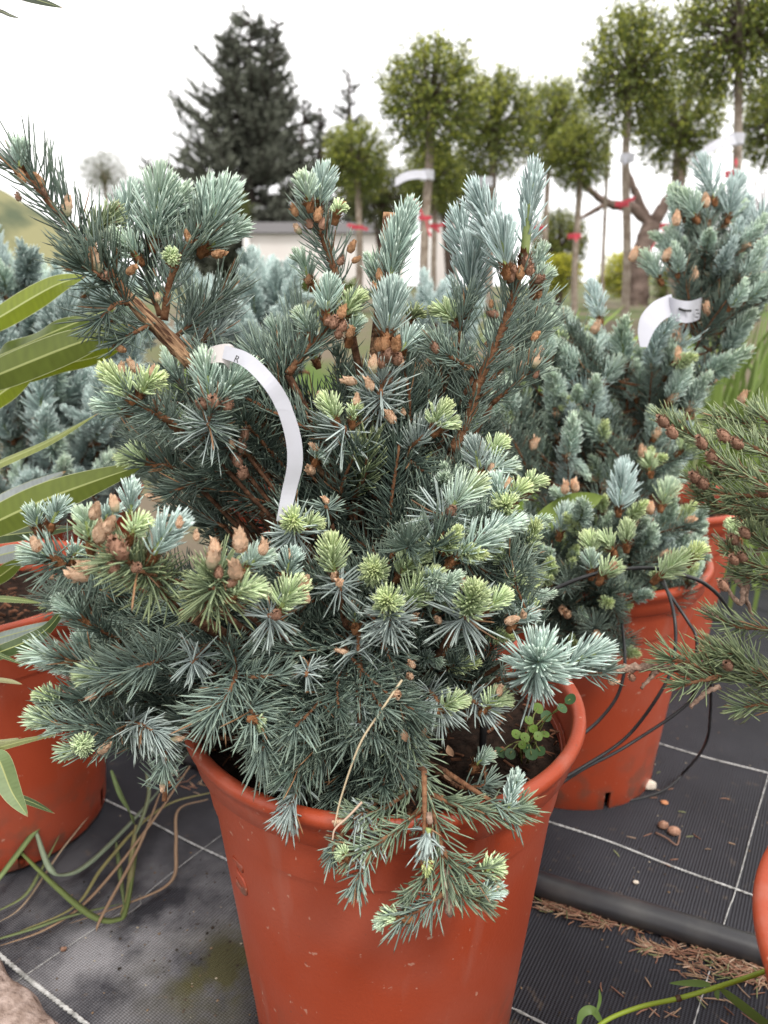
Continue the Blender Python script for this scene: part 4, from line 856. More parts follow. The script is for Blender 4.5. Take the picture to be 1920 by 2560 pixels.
def RN(x0, y0, x1, y1, d, Ln, pal, mixp, k, dens=2600, a0=62, a1=14, bare=0., S=None, sr=(.0019, .001)):
    S = S or SR; A, B = U(x0, y0, d), U(x1, y1, d); P = catmull([A, (A + B) / 2 + (0, 0, .002), B], 8); mb = MB()
    new_brush(mb, P, Ln / FPX * d, pal, mixp, k, dens, .00085, a0, a1, stem=None, bare=bare); tube(mb, P, np.linspace(sr[0], sr[1], 8), 6, 0, (.22, .27, .09))
    q = S.part("young_shoot", mb.mesh("young_shoot", [M_NEED], A), Matrix.Translation(Vector(A)))
    e = bpy.data.objects.new("bud_scales", SCALES[rng.integers(4)]); COL.objects.link(e); place(e, align(P[1] - P[0], .005, A), q)
RN(1785, 500, 1762, 420, .94, 58, 'blue', 'new', .05, 1500, 60, 15); RN(1770, 560, 1764, 440, .95, 30, 'blue', 'lime', .4, 300, 40, 20)
RN(1820, 545, 1840, 460, .95, 48, 'blue', 'new', .2); RN(1695, 540, 1685, 480, .94, 34, 'teal', 'lime', .7, 3000); RN(1740, 545, 1712, 495, .93, 44, 'teal', 'lime', .6, 3000)
RN(1890, 610, 1915, 540, .92, 55, 'blue', 'new', .1); RN(1650, 700, 1620, 650, .93, 44, 'teal', 'lime', .6); RN(1500, 800, 1480, 720, .93, 38, 'blue', 'new', .1)
RN(1450, 920, 1432, 840, .93, 50, 'blue', 'new', .05, 2000); RN(1468, 930, 1490, 850, .93, 46, 'new', 'lime', .1); RN(1505, 960, 1540, 915, .92, 44, 'new', 'lime', .5); RN(1370, 915, 1365, 880, .93, 40, 'new', 'lime', .3)
RN(1548, 1275, 1560, 1185, .80, 58, 'blue', 'new', .3, 3000, 55); RN(1566, 1362, 1566, 1322, .74, 36, 'lime', 'yel', .4, 5000, 50); RN(1530, 1375, 1508, 1352, .74, 38, 'lime', 'yel', .3, 4500); RN(1480, 1385, 1472, 1355, .74, 40, 'lime', 'yel', .6, 4500)
RN(1645, 1445, 1715, 1395, .70, 48, 'lime', 'yel', .5, 3600); RN(1728, 1400, 1748, 1378, .70, 34, 'yel', 'lime', .3, 4500); RN(1505, 1445, 1525, 1425, .70, 44, 'lime', 'yel', .3, 5000, 70); RN(1478, 1430, 1478, 1400, .72, 38, 'teal', 'lime', .5, 4000); RN(1845, 1345, 1832, 1318, .74, 32, 'lime', 'yel', .4, 4500)
RN(1400, 1335, 1412, 1285, .80, 44, 'new', 'lime', .3); RN(1625, 1180, 1618, 1150, .9, 34, 'lime', 'yel', .3, 4000); RN(1655, 1265, 1670, 1225, .86, 46, 'lime', 'new', .5, 3500)
for (x, y, d) in [(1535, 1420, .70), (1765, 505, .93), (1690, 550, .93), (1660, 640, .92), (1735, 690, .92), (1770, 775, .92), (1480, 820, .92), (1700, 840, .9), (1695, 885, .9), (1580, 640, .93), (1445, 920, .92), (1850, 995, .95), (1362, 865, .92), (1410, 1220, .85), (1440, 1215, .85), (1330, 1110, .9), (1605, 1130, .9), (1625, 1270, .83)]:
    SR.bud(U(x, y + 14, d), (rng.normal() * .3, -.2, 1), 32 / FPX * d, 'peach')
# spruces behind
SL = Spruce("blue_spruce", (POT5[0], POT5[1], .28), "out of focus blue spruce behind the long leaves at left")
free_spruce(SL, [(POT5[0], POT5[1], .28), U(60, 1000, 1.25), U(60, 660, 1.22)], [(0, 660), (60, 640), (170, 690), (290, 790), (330, 960), (330, 1220), (230, 1330), (0, 1340)], 105, 1.2, .12, ('far', 'dark', 'far'), ('far', 'far', 'new'), 1.2, .95, .2, nsize=1.2)
SM = Spruce("blue_spruce", (POT6[0], POT6[1], .28), "blurred blue spruce seen low between the spires of the central spruce")
free_spruce(SM, [(POT6[0], POT6[1], .28), U(720, 1000, 1.32), U(640, 780, 1.3)], [(530, 730), (590, 705), (690, 735), (725, 800), (720, 920), (640, 980), (550, 960)], 44, 1.3, .1, ('far', 'dark'), ('far', 'far'), 1.2, .95, .1, nsize=1.15)
SB = Spruce("blue_spruce", (.12, 1.72, .02), "small pale blue spruce far behind the central spruce")
free_spruce(SB, [(.12, 1.72, .0), U(1085, 900, 1.72), U(1070, 800, 1.7)], [(1020, 830), (1060, 770), (1110, 780), (1160, 840), (1150, 930), (1050, 950)], 26, 1.7, .1, ('far', 'far'), ('far', 'blue'), 1.5, .8, .0)
# spruce with old cones at the right edge
SG = Spruce("green_spruce", (POT4[0], POT4[1], .28), "olive green spruce with brown cones reaching in from the right edge")
SG.wood(catmull([(POT4[0], POT4[1], .28), (POT4[0] + .005, POT4[1] + .01, .5), (POT4[0], POT4[1] + .02, .8)], 10), np.linspace(.01, .004, 10), M_OLDBARK, "trunk", 9)
def gz(P0, zt):
    A = np.array([POT4[0], POT4[1], zt]); return A
def RO(pts, Lpx=47, pal='olive', dens=1500, bare=False, r=(.0022, .0014), t0=.0, zt=.6, ang=54, up=.22, conn=True):
    P = catmull([U(*q) for q in pts], 6 * len(pts)); br = SG.wood(P, np.linspace(r[0], r[1], len(P)), M_GREYTWIG if bare else M_BARK, rough=.3 if bare else .1)
    if not bare:
        mb = MB(); old_spray(mb, P, Lpx / FPX * pts[-1][2], pal, dens, ang=ang, up=up, t0=t0, w=.00074); SG.spray(br, mb, P[0])
    if conn: SG.wood(catmull([gz(P[0], zt), (gz(P[0], zt) + P[0]) / 2 + (0, 0, -.01), P[0]], 8), np.linspace(.004, r[0], 8), M_BARK)
def RC(x, y, d, px=40): SG.bud(U(x, y + px * .4, d), (-.5, -.2, .6), px / FPX * d, 'cone', .92)
RO([(1990, 1255, .55), (1914, 1213, .56), (1866, 1189, .57), (1821, 1162, .58), (1776, 1123, .59), (1736, 1093, .60), (1697, 1075, .60), (1668, 1052, .60)], zt=.62)
RO([(1990, 1170, .57), (1920, 1138, .58), (1881, 1117, .59), (1842, 1099, .60), (1808, 1082, .60)], zt=.64)
RO([(1990, 1090, .6), (1930, 1060, .61), (1890, 1030, .62)], zt=.66); RO([(1990, 1240, .57), (1880, 1240, .6), (1790, 1230, .61), (1740, 1200, .61)], zt=.6); RO([(1990, 1300, .58), (1900, 1270, .6), (1830, 1260, .61)], zt=.58)
RO([(1990, 1150, .60), (1900, 1090, .62), (1850, 1050, .63), (1790, 1045, .63)], zt=.66); RO([(1990, 1200, .60), (1900, 1180, .62), (1830, 1190, .63), (1790, 1190, .63)], zt=.6); RO([(1990, 1280, .6), (1890, 1290, .62), (1800, 1270, .63), (1750, 1240, .63)], zt=.58); RO([(1990, 1340, .6), (1930, 1320, .62), (1880, 1290, .62)], zt=.57)
for c in [(1666, 1050), (1688, 1078), (1762, 1105), (1786, 1142), (1812, 1158), (1745, 1190), (1765, 1205), (1818, 1088), (1852, 1105), (1915, 1222)]: RC(*c, .585)
RO([(1990, 1440, .58), (1917, 1421, .59), (1857, 1402, .6), (1822, 1372, .6)], zt=.54); RO([(1990, 1400, .58), (1920, 1370, .6), (1880, 1330, .6)], zt=.56); RO([(1990, 1480, .58), (1910, 1450, .6), (1850, 1440, .61)], zt=.52)
RO([(1995, 1580, .57), (1902, 1571, .58), (1842, 1566, .59), (1795, 1545, .6)], 52, dens=1300, zt=.48); RO([(1800, 1548, .6), (1776, 1530, .602), (1752, 1520, .604)], bare=True, conn=False, dens=200)
RO([(1930, 1340, .6), (1885, 1400, .605), (1865, 1480, .61), (1880, 1540, .61)], bare=True, zt=.55); RO([(1865, 1480, .61), (1830, 1440, .61), (1812, 1455, .61)], bare=True, conn=False); RO([(1880, 1380, .605), (1840, 1360, .605), (1805, 1350, .605), (1780, 1335, .605)], bare=True, conn=False); RO([(1860, 1470, .6), (1850, 1510, .6), (1812, 1462, .6)], bare=True, conn=False)
for c in [(1870, 1330), (1840, 1345), (1815, 1460), (1862, 1390), (1842, 1395)]: RC(*c, .595, 36)
RO([(1995, 1700, .56), (1920, 1690, .57), (1850, 1660, .58), (1790, 1640, .585)], 70, dens=1500, zt=.44); RO([(1995, 1730, .56), (1920, 1716, .57), (1842, 1692, .58), (1760, 1682, .585)], 70, dens=1700, zt=.42); RO([(1770, 1684, .583), (1736, 1677, .585), (1661, 1671, .59), (1601, 1669, .592), (1535, 1676, .595)], bare=True, r=(.0030, .0034), conn=False)
RO([(1645, 1672, .588), (1625, 1695, .588), (1602, 1722, .588)], bare=True, r=(.0022, .0012), conn=False); RO([(1800, 1715, .57), (1762, 1735, .57), (1724, 1768, .57)], bare=True, r=(.002, .0014), conn=False); RO([(1860, 1660, .585), (1815, 1620, .59), (1790, 1600, .59)], bare=True, conn=False)
RO([(1780, 1682, .58), (1730, 1660, .58), (1680, 1650, .58)], 78, dens=900, zt=.43, conn=False, ang=44); RO([(1800, 1690, .575), (1760, 1700, .57), (1710, 1712, .57)], 70, dens=900, conn=False); RO([(1890, 1690, .57), (1850, 1640, .58), (1800, 1640, .58)], 66, dens=1300, conn=False); RO([(1995, 1790, .56), (1930, 1760, .565), (1860, 1770, .57)], 62, dens=1300, zt=.4)
RC(1585, 1690, .586, 26); RC(1826, 1660, .57, 34); RC(1540, 1680, .59, 26)

# ------------------------------------------------------------------ tags, straw and small things on the spruces
def ribbon(path, widths, wdir, thick=.0005, m=M_WHITE):
    P = catmull(path, 40); T = tangents(P); Wd = nrm(np.array([wdir(i / 39.) for i in range(40)])); w = np.interp(np.linspace(0, 1, 40), np.linspace(0, 1, len(widths)), widths)[:, None]
    N = nrm(np.cross(T, Wd)); mb = MB(); V = np.stack([P - Wd * w + N * thick, P + Wd * w + N * thick, P + Wd * w - N * thick, P - Wd * w - N * thick], 1).reshape(-1, 3)
    i = np.arange(39)[:, None] * 4; q = np.concatenate([np.stack([i[:, 0] + a, i[:, 0] + b, i[:, 0] + 4 + b, i[:, 0] + 4 + a], -1) for a, b in ((0, 1), (1, 2), (2, 3), (3, 0))])
    e = np.array([[0, 3, 2, 1], [156, 157, 158, 159]]); mb.add(V, [q, e], 0, smooth=False); return mb
lt = tag(empty("label_tag", PT(540, 890, -.05)), "long white strap tag looped on the branch of the central spruce", "tag", "white plant tags")
o1 = -.095
path = [PT(560, 880, -.075), PT(615, 900, -.085), PT(668, 950, o1), PT(706, 1010, o1), PT(732, 1090, o1), PT(737, 1160, o1), PT(722, 1230, o1), PT(707, 1302, o1 - .004)]
def wd(t):
    t = min(max(t, 0), 1); a = np.interp(t, [0, .15, .3, .5, 1], [1.35, 1.05, .75, .12, .10]); return np.array([math.cos(a), .25, math.sin(a) * (1 if t < .5 else 1)]) if t < .45 else np.array([1, .22, .12 * (1 - t) - .05])
mb = ribbon(path, [.0042, .0046, .0046, .0049, .0050, .0050, .0047, .0042], wd)
s_ = link("tag_strip", mb.mesh("tag_strip", [M_WHITE], lt.location), lt)
mb = ribbon([PT(505, 935, -.05), PT(512, 900, -.06), PT(530, 888, -.068), PT(566, 884, -.074), PT(582, 900, -.07)], [.0065] * 5, lambda t: np.array([.35, .3, .9]))
link("tag_loop", mb.mesh("tag_loop", [mat("tag_plastic_shade", (.50, .46, .45), .45, .4)], lt.location), lt)
def printed(body, size, M, parent, name="lettering"):
    cu = bpy.data.curves.new(name, 'FONT'); cu.body = body; cu.size = size; cu.extrude = .00015
    to = bpy.data.objects.new("tmp", cu); COL.objects.link(to); me = bpy.data.meshes.new_from_object(to.evaluated_get(bpy.context.evaluated_depsgraph_get())); bpy.data.objects.remove(to)
    me.materials.clear(); me.materials.append(M_INK); me.name = name; o = link(name, me); place(o, M, parent); return o
c = PT(583, 903, -.088); cx = nrm(PT(612, 914, -.092) - c); cy = nrm(np.array([.25, .3, .9])); cy = nrm(cy - cx * (cy @ cx)); cz = np.cross(cx, cy)
Mx = Matrix((Vector(cx), Vector(cy), Vector(cz))).transposed().to_4x4(); Mx.translation = Vector(c); printed("R", .0062, Mx, lt)

t2 = tag(empty("label_tag", U(1700, 780, .9)), "white slotted tag curled round the stem of the right spruce", "tag", "white plant tags")
dt = .9
arc = [U(1668, 738, dt - .02), U(1690, 752, dt - .035), U(1720, 758, dt - .035), U(1748, 752, dt - .01), U(1755, 745, dt + .02)]
mb = ribbon([np.array(p) + (0, 0, -.010) for p in arc], [.010, .012, .0125, .0125, .012], lambda t: np.array([0, .05, 1.0])); link("tag_loop", mb.mesh("tag_loop", [M_WHITE], t2.location), t2)
mb = ribbon([U(1682, 763, dt - .022), U(1673, 766, dt - .026), U(1647, 777, dt - .032), U(1623, 803, dt - .034), U(1612, 833, dt - .034), U(1609, 868, dt - .034)], [.0132, .0130, .0122, .0115, .0085, .0040], lambda t: np.array([math.cos(1.72 + 1.35 * t), .25, math.sin(1.72 + 1.35 * t)])); link("tag_strip", mb.mesh("tag_strip", [M_WHITE], t2.location), t2)
mb = MB(); sl_ = [np.array(U(x, y, dt - .0372)) for x, y in [(1697, 771), (1712, 776), (1728, 777)]]; tube(mb, catmull(sl_, 9), .0014, 6); link("tag_slot", mb.mesh("tag_slot", [M_INK], t2.location), t2)
mb = MB()
for (x, y) in [(1743, 775), (1744, 784), (1742, 793)]:
    tube(mb, np.array([U(x - 3, y, dt - .027), U(x + 3, y, dt - .022)]), .0007, 5)
link("lettering", mb.mesh("lettering", [M_INK], t2.location), t2)

def stalk(name, pts, r, col, label, cat, group=None, flat=None):
    P = catmull(pts, 40); mb = MB(); n = 40
    if flat:
        T = tangents(P); side = nrm(np.cross(T, np.array(flat))); w = (r * np.sin(np.pi * np.clip(np.linspace(.08, 1.0, n), 0, 1)) ** .6)[:, None]; up = np.cross(side, T)
        V = np.stack([P - side * w, P - up * w * .25, P + side * w, P + up * w * .12], 1).reshape(-1, 3); i = np.arange(n - 1) * 4
        q = np.concatenate([np.stack([i + a, i + b, i + 4 + b, i + 4 + a], -1) for a, b in ((0, 1), (1, 2), (2, 3), (3, 0))]); tt = np.linspace(0, 1, n).repeat(4)[:, None]
        mb.add(V, [q], 0, np.asarray(col)[None] * (1 - .15 * tt) * (1 + .06 * rng.normal(size=(n * 4, 1))))
    else: tube(mb, P, np.linspace(r, r * .6, n), 6, 0, col)
    o = link(name, mb.mesh(name, [M_STRAW], P[0])); o.location = P[0]; return tag(o, label, cat, group)
stalk("straw", [PT(1005, 1700, -.155), PT(950, 1781, -.17), PT(899, 1862, -.18), PT(854, 1989, -.187), PT(836, 2066, -.19)], .0008, (.52, .42, .28), "long pale straw lying across the front of the central spruce", "straw")
stalk("straw", [PT(905, 2005, -.187), PT(872, 2040, -.19), PT(838, 2072, -.193), PT(831, 2100, -.194)], .0008, (.5, .36, .27), "short kinked straw low on the front of the central spruce", "straw")
def dead_leaf(px, o, s, label):
    mb = MB(); n = 9; V = []; C = []
    for i in range(n):
        t = i / (n - 1); w = s * .3 * math.sin(math.pi * (t * .9 + .05))
        for j in (-1, 0, 1): V.append((w * j, s * (.22 * math.sin(t * 2.6) + (.10 if j else 0)), s * (t - .5) * .9)); C.append(np.array((.32, .19, .12)) * (.8 + .4 * rng.random()))
    i = np.arange(n - 1)[:, None] * 3 + np.arange(2)[None]; mb.add(V, [np.stack([i, i + 1, i + 4, i + 3], -1).reshape(-1, 4)], 0, np.array(C))
    o_ = link("dead_leaf", mb.mesh("dead_leaf", [M_STRAW])); o_.location = PT(*px, o); o_.rotation_euler = (.2, .5, 2.8); tag(o_, label, "leaf", "dead leaves caught in the spruce")
dead_leaf((1128, 1875), -.135, .009, "reddish curled dead leaf caught in the hanging branch"); dead_leaf((1124, 1935), -.14, .010, "tan torn dead leaf below the reddish one"); dead_leaf((1018, 1838), -.165, .010, "grey dead leaf rolled along the hanging stem")

# dripper stake and clover in the main pot
mb = MB(); a_, b_ = PT(1207, 1790, -.10), np.array([0, 0, 0]); g = G(1206, 1880, .285)
tube(mb, np.array([g + (0, 0, -.02), g, g + (0, 0, .05), g + (0, 0, .075)]), [.0028, .0030, .0030, .0022], 8); tube(mb, np.array([g + (.0, -.002, .045), g + (.004, -.004, .05)]), .0016, 6)
o = link("dripper_stake", mb.mesh("dripper_stake", [M_BLACKTUBE], g)); o.location = g; tag(o, "black dripper stake pushed in the soil of the central pot", "dripper stake")
def leaflet(mb, c, nrmv, r, col, lobes=1):
    nv = nrm(nrmv); x = nrm(np.cross(nv, [.2, 1, .1])); y = np.cross(nv, x); n = 14; V = [c - nv * r * .12]; 
    for k in range(n):
        a = 2 * math.pi * k / n; rr = r * (1 - .18 * max(0, math.cos(a)) ** 6 + .05 * math.cos(a * 3)); V.append(c + x * rr * math.cos(a) + y * rr * math.sin(a))
    mb.add(V, [np.array([[0, 1 + k, 1 + (k + 1) % n] for k in range(n)])], 0, np.asarray(col))
cl = tag(empty("clover_weed", G(1315, 1890, .285)), "small clover like weed growing in the soil of the central pot", "weed")
org = np.array(cl.location)
for (x, y, r, dark) in [(1290, 1835, .0075, 0), (1312, 1843, .0075, 0), (1333, 1822, .007, 0), (1305, 1862, .006, 0), (1250, 1880, .0095, 1), (1275, 1884, .0085, 1), (1328, 1886, .0095, 1), (1345, 1840, .007, 0), (1322, 1800, .007, 0), (1425, 1748, .009, 1), (1405, 1770, .008, 1), (1345, 1770, .009, 0), (1318, 1872, .007, 1), (1350, 1878, .008, 1), (1365, 1790, .009, 1), (1362, 1835, .007, 0)]:
    c = G(x, y, .315 if not dark else .305) if x < 1400 else G(x, y, .345); col = (.12, .20, .03) if not dark else (.05, .105, .04)
    mb = MB(); leaflet(mb, c, (rng.normal() * .3, -.5 + rng.normal() * .2, 1), r * .56, np.array(col) * rng.uniform(.85, 1.2)); le = link("leaf", mb.mesh("leaf", [M_GRASS], org), cl)
    mb = MB(); tube(mb, catmull([org + (rng.normal() * .008, rng.normal() * .008, 0), (org + c) / 2 + (0, 0, .01), c], 7), .0006, 4, 0, (.2, .22, .07)); link("stem", mb.mesh("stem", [M_GRASS], org), cl)

# ------------------------------------------------------------------ long leaved shrub in the left pot
SH = tag(empty("long_leaved_shrub", (POT1[0], POT1[1], .282)), "shrub with long yellow green leaves reaching in from the left edge", "shrub"); sorg = np.array(SH.location)
stem = catmull([(POT1[0], POT1[1], .28), (POT1[0] + .01, POT1[1] - .01, .55), (POT1[0] - .01, POT1[1], .8), (POT1[0], POT1[1] - .02, 1.05)], 16)
mb = MB(); tube(mb, stem, np.linspace(.006, .003, 16), 8); link("stem", mb.mesh("stem", [M_TRUNK], sorg), SH)
def long_leaf(pts, hw, d, col, under=None, roll=0.0, fold=.22, tip=1.0, base=True, wave=.0):
    """pts in photo pixels from base to tip, hw half width in pixels"""
    n = 48; vein = (1 + .05 * np.where(np.arange(48) % 2, 1, -1))[:, None]; dd = np.interp(np.linspace(0, 1, len(pts)), [0, 1], d) if hasattr(d, '__len__') else np.full(len(pts), d)
    P = [U(x, y, q) for (x, y), q in zip(pts, dd)]
    P = catmull(P, n); T = tangents(P); view = nrm(P - CAM)
    side = nrm(np.cross(T, view)); face = np.cross(side, T)
    c, s = math.cos(roll), math.sin(roll); side2 = side * c + face * s; face2 = np.cross(side2, T)
    t = np.linspace(0, 1, n); prof = np.clip(np.sin(np.pi * np.clip(.18 + .82 * t, 0, 1)) ** .8 * (1 if tip else 1), .02, 1); prof[0:2] *= .9
    w = hw / FPX * np.mean(dd) * prof; wv = wave * np.sin(t * 23 + rng.random() * 6) * w
    cols = []; V = []
    for k, (f, h) in enumerate([(-1, 1), (-.94, .94), (-.5, .5), (-.085, .06), (-.04, .03), (.04, .03), (.085, .06), (.5, .5), (.94, .94), (1, 1)]):
        V.append(P + side2 * (w * f)[:, None] + face2 * (w * fold * abs(f) + wv * abs(f))[:, None])
        cc = np.array(col) * (1 + .05 * rng.normal(size=(n, 1))) * vein
        if abs(f) == 1: cc = np.broadcast_to(np.array((.52, .55, .30)), (n, 3))
        if abs(f) < .05: cc = np.broadcast_to(np.array((.40, .44, .17)), (n, 3))
        cc = np.array(cc); cc[-2:] = (.30, .19, .09)
        cols.append(cc)
    V = np.stack(V, 1).reshape(-1, 3); C = np.stack(cols, 1).reshape(-1, 3); i = np.arange(n - 1)[:, None] * 10 + np.arange(9)[None]
    mb = MB(); mb.add(V, [np.stack([i, i + 1, i + 11, i + 10], -1).reshape(-1, 4)], 0, C)
    if base:
        z = min(P[0][2] - .01, 1.04); k = np.argmin(abs(stem[:, 2] - z)); tube(mb, catmull([stem[k], (stem[k] + P[0]) / 2 + (0, 0, .004), P[0]], 6), .0013, 5, 0, (.3, .33, .12))
    link("leaf", mb.mesh("leaf", [M_LEAFY], sorg), SH)
YG, GR, DG, SV = (.165, .205, .012), (.11, .15, .024), (.065, .098, .034), (.29, .32, .32)
long_leaf([(-70, 830), (0, 792), (84, 742), (150, 708), (215, 690)], 34, (.72, .62), YG, roll=.5)
long_leaf([(-40, 905), (19, 880), (135, 829), (241, 786), (290, 770)], 30, (.74, .66), GR, roll=.7, wave=.25)
long_leaf([(-60, 960), (0, 935), (135, 880), (230, 845), (330, 812)], 42, (.66, .56), (.13, .165, .03), roll=.15)
long_leaf([(60, 950), (145, 915), (230, 895), (310, 868)], 24, (.70, .62), YG, roll=-.4)
long_leaf([(-60, 1030), (0, 985), (45, 955), (95, 925)], 30, (.74, .68), YG, roll=.5)
long_leaf([(-40, 1185), (0, 1158), (120, 1105), (248, 1032)], 15, (.70, .60), (.2, .23, .05), roll=.9)
long_leaf([(-50, 1290), (0, 1262), (80, 1222), (165, 1178)], 26, (.76, .70), SV, roll=.3)
long_leaf([(-80, 1340), (0, 1300), (110, 1250), (230, 1205), (378, 1155)], 44, (.64, .54), (.135, .17, .03), roll=.1)
long_leaf([(-60, 1352), (0, 1340), (100, 1328), (200, 1318)], 20, (.68, .60), DG, roll=.4)
long_leaf([(-40, 1400), (0, 1388), (40, 1378), (72, 1370)], 22, (.76, .70), SV, roll=.2)
long_leaf([(-40, 1465), (0, 1440), (30, 1418), (68, 1392)], 20, (.74, .68), GR)
long_leaf([(-40, 1498), (0, 1496), (50, 1500), (104, 1508)], 10, (.70, .62), GR, roll=.6)
long_leaf([(-30, 1602), (0, 1594), (80, 1572), (175, 1545)], 17, (.72, .66), (.25, .3, .27), roll=.5)
long_leaf([(-40, 1650), (0, 1630), (60, 1606), (120, 1570), (176, 1498)], 20, (.64, .58), DG, roll=.3)
long_leaf([(-20, 1880), (0, 1905), (30, 1980), (70, 2042)], 28, (.58, .56), (.2, .27, .12), roll=.2)
long_leaf([(20, 1975), (47, 1992), (90, 2010), (137, 2034)], 10, (.60, .58), DG, roll=.5, base=False)
long_leaf([(-20, 1628), (0, 1638), (30, 1650), (66, 1664)], 5, (.62, .6), DG); long_leaf([(-40, 1880), (0, 1868), (70, 1850), (145, 1836)], 9, (.60, .56), (.19, .2, .07), roll=.4)
long_leaf([(-20, 1698), (0, 1700), (30, 1704), (56, 1711)], 6, (.62, .6), (.3, .28, .15)); long_leaf([(-30, 1850), (0, 1855), (40, 1850), (48, 1848)], 6, (.62, .6), (.28, .28, .15))
long_leaf([(-40, -50), (40, -18), (95, 0), (158, 20)], 12, (.62, .56), (.03, .045, .015), roll=.4); long_leaf([(-40, 20), (0, 27), (25, 38), (50, 46)], 5, (.62, .58), (.03, .035, .02), roll=.4)

# ------------------------------------------------------------------ grasses on the mat at left
def gb(pts, r, col, label, hz):
    zz = np.interp(np.linspace(0, 1, len(pts)), np.linspace(0, 1, len(hz)), hz)
    return stalk("grass_blade", [G(x, y, z) for (x, y), z in zip(pts, zz)], r, col, label, "grass blade", "grass blades lying between the pots", flat=(0, 0, 1))
GG, TN, OL = (.17, .23, .09), (.36, .24, .15), (.26, .24, .10)
gb([(-40, 2240), (0, 2192), (93, 2070), (160, 1990), (225, 1902)], .0040, GG, "straight green blade slanting up over the left pot", (.02, .08))
gb([(87, 2070), (124, 2169), (168, 2186), (231, 2151), (330, 2053), (420, 1950)], .0042, (.22, .27, .18), "broad grey green blade bent in a shallow U", (.05, .012, .02))
gb([(52, 2131), (145, 2221), (231, 2290), (290, 2300), (318, 2262), (350, 2075)], .0038, (.13, .17, .05), "dark green blade folded sharply at the bottom", (.04, .012, .02))
gb([(520, 1998), (446, 2024), (440, 2111), (428, 2203), (312, 2261), (170, 2310)], .0022, TN, "tan dry blade kinked at a right angle", (.02, .012, .012))
gb([(525, 1982), (428, 2007), (347, 2065), (255, 2170), (185, 2267), (35, 2334)], .0026, OL, "olive dry blade arching from beside the central pot", (.03, .02, .012))
gb([(278, 1926), (300, 1985), (325, 2030), (336, 2062)], .0034, GG, "short green blade hanging from above", (.10, .03))
gb([(400, 1983), (347, 2117), (255, 2290), (240, 2330)], .0020, TN, "thin tan blade running straight down the mat", (.03, .012))
gb([(475, 1915), (365, 2075), (230, 2240), (120, 2320), (-10, 2368)], .0022, TN, "long tan blade reaching to the left edge", (.04, .012, .012))
gb([(290, 2105), (300, 2180), (312, 2275)], .0028, (.15, .19, .08), "short upright green blade in the middle of the tuft", (.012, .015))
gb([(-20, 2352), (80, 2322), (174, 2290), (307, 2258)], .0026, (.15, .19, .08), "green blade lying almost level above the white thread", (.012, .014))
gb([(365, 1930), (372, 1985), (350, 2060), (330, 2100)], .0026, (.20, .23, .13), "grey green blade curving beside the pipe", (.05, .02))
gb([(-10, 2280), (60, 2240), (100, 2180), (150, 2085)], .0024, (.16, .19, .08), "faint green blade near the left pot base", (.012, .03))
gb([(340, 2062), (330, 2140), (322, 2230), (300, 2290)], .0036, (.24, .22, .10), "yellowing blade beside the folded blade", (.025, .012))
gb([(230, 2030), (150, 2130), (60, 2260), (-10, 2310)], .0016, (.34, .26, .18), "fine tan stem under the green blades", (.02, .012))
# green stem sweeping in at the lower right
gs = tag(empty("creeping_weed", U(1800, 2466, .47)), "smooth green weed stem with small leaves sweeping in at lower right", "weed")
gorg = np.array(gs.location); dS = .47
mb = MB(); Pm = catmull([U(2050, 2370, .50), U(1920, 2425, .485), U(1798, 2466, dS), U(1695, 2496, dS), U(1591, 2520, .465), U(1500, 2562, .46), U(1440, 2640, .45), U(1400, 2780, .44)], 40)
tube(mb, Pm, np.linspace(.0016, .0012, 40), 8, 0, (.23, .30, .03)); tube(mb, np.array([U(1690, 2497, dS - .001), U(1696, 2496, dS - .001), U(1702, 2494, dS - .001)]), .0019, 8, 0, (.07, .035, .02)); link("stem", mb.mesh("stem", [M_GRASS], gorg), gs)
def small_leaf(pts, hw, d, col):
    P = catmull([U(x, y, d) for x, y in pts], 16); T = tangents(P); side = nrm(np.cross(T, nrm(P - CAM))); t = np.linspace(0, 1, 16); w = (hw / FPX * d * np.sin(np.pi * np.clip(.1 + .9 * t, 0, 1)) ** .7)[:, None]
    V = np.stack([P - side * w, P + np.cross(side, T) * w * .3, P + side * w], 1).reshape(-1, 3); i = np.arange(15)[:, None] * 3 + np.arange(2)[None]
    mb = MB(); mb.add(V, [np.stack([i, i + 1, i + 4, i + 3], -1).reshape(-1, 4)], 0, np.asarray(col)); return mb
for pts, hw in [([(1800, 2470), (1850, 2510), (1919, 2562), (1990, 2600)], 11), ([(1776, 2462), (1740, 2458), (1672, 2458)], 8), ([(1504, 2556), (1482, 2526), (1455, 2535), (1442, 2580)], 10), ([(1795, 2470), (1792, 2485), (1796, 2500)], 6), ([(1490, 2535), (1500, 2500), (1498, 2472)], 4)]:
    link("leaf", small_leaf(pts, hw, dS, (.10, .16, .04)).mesh("leaf", [M_GRASS], gorg), gs)

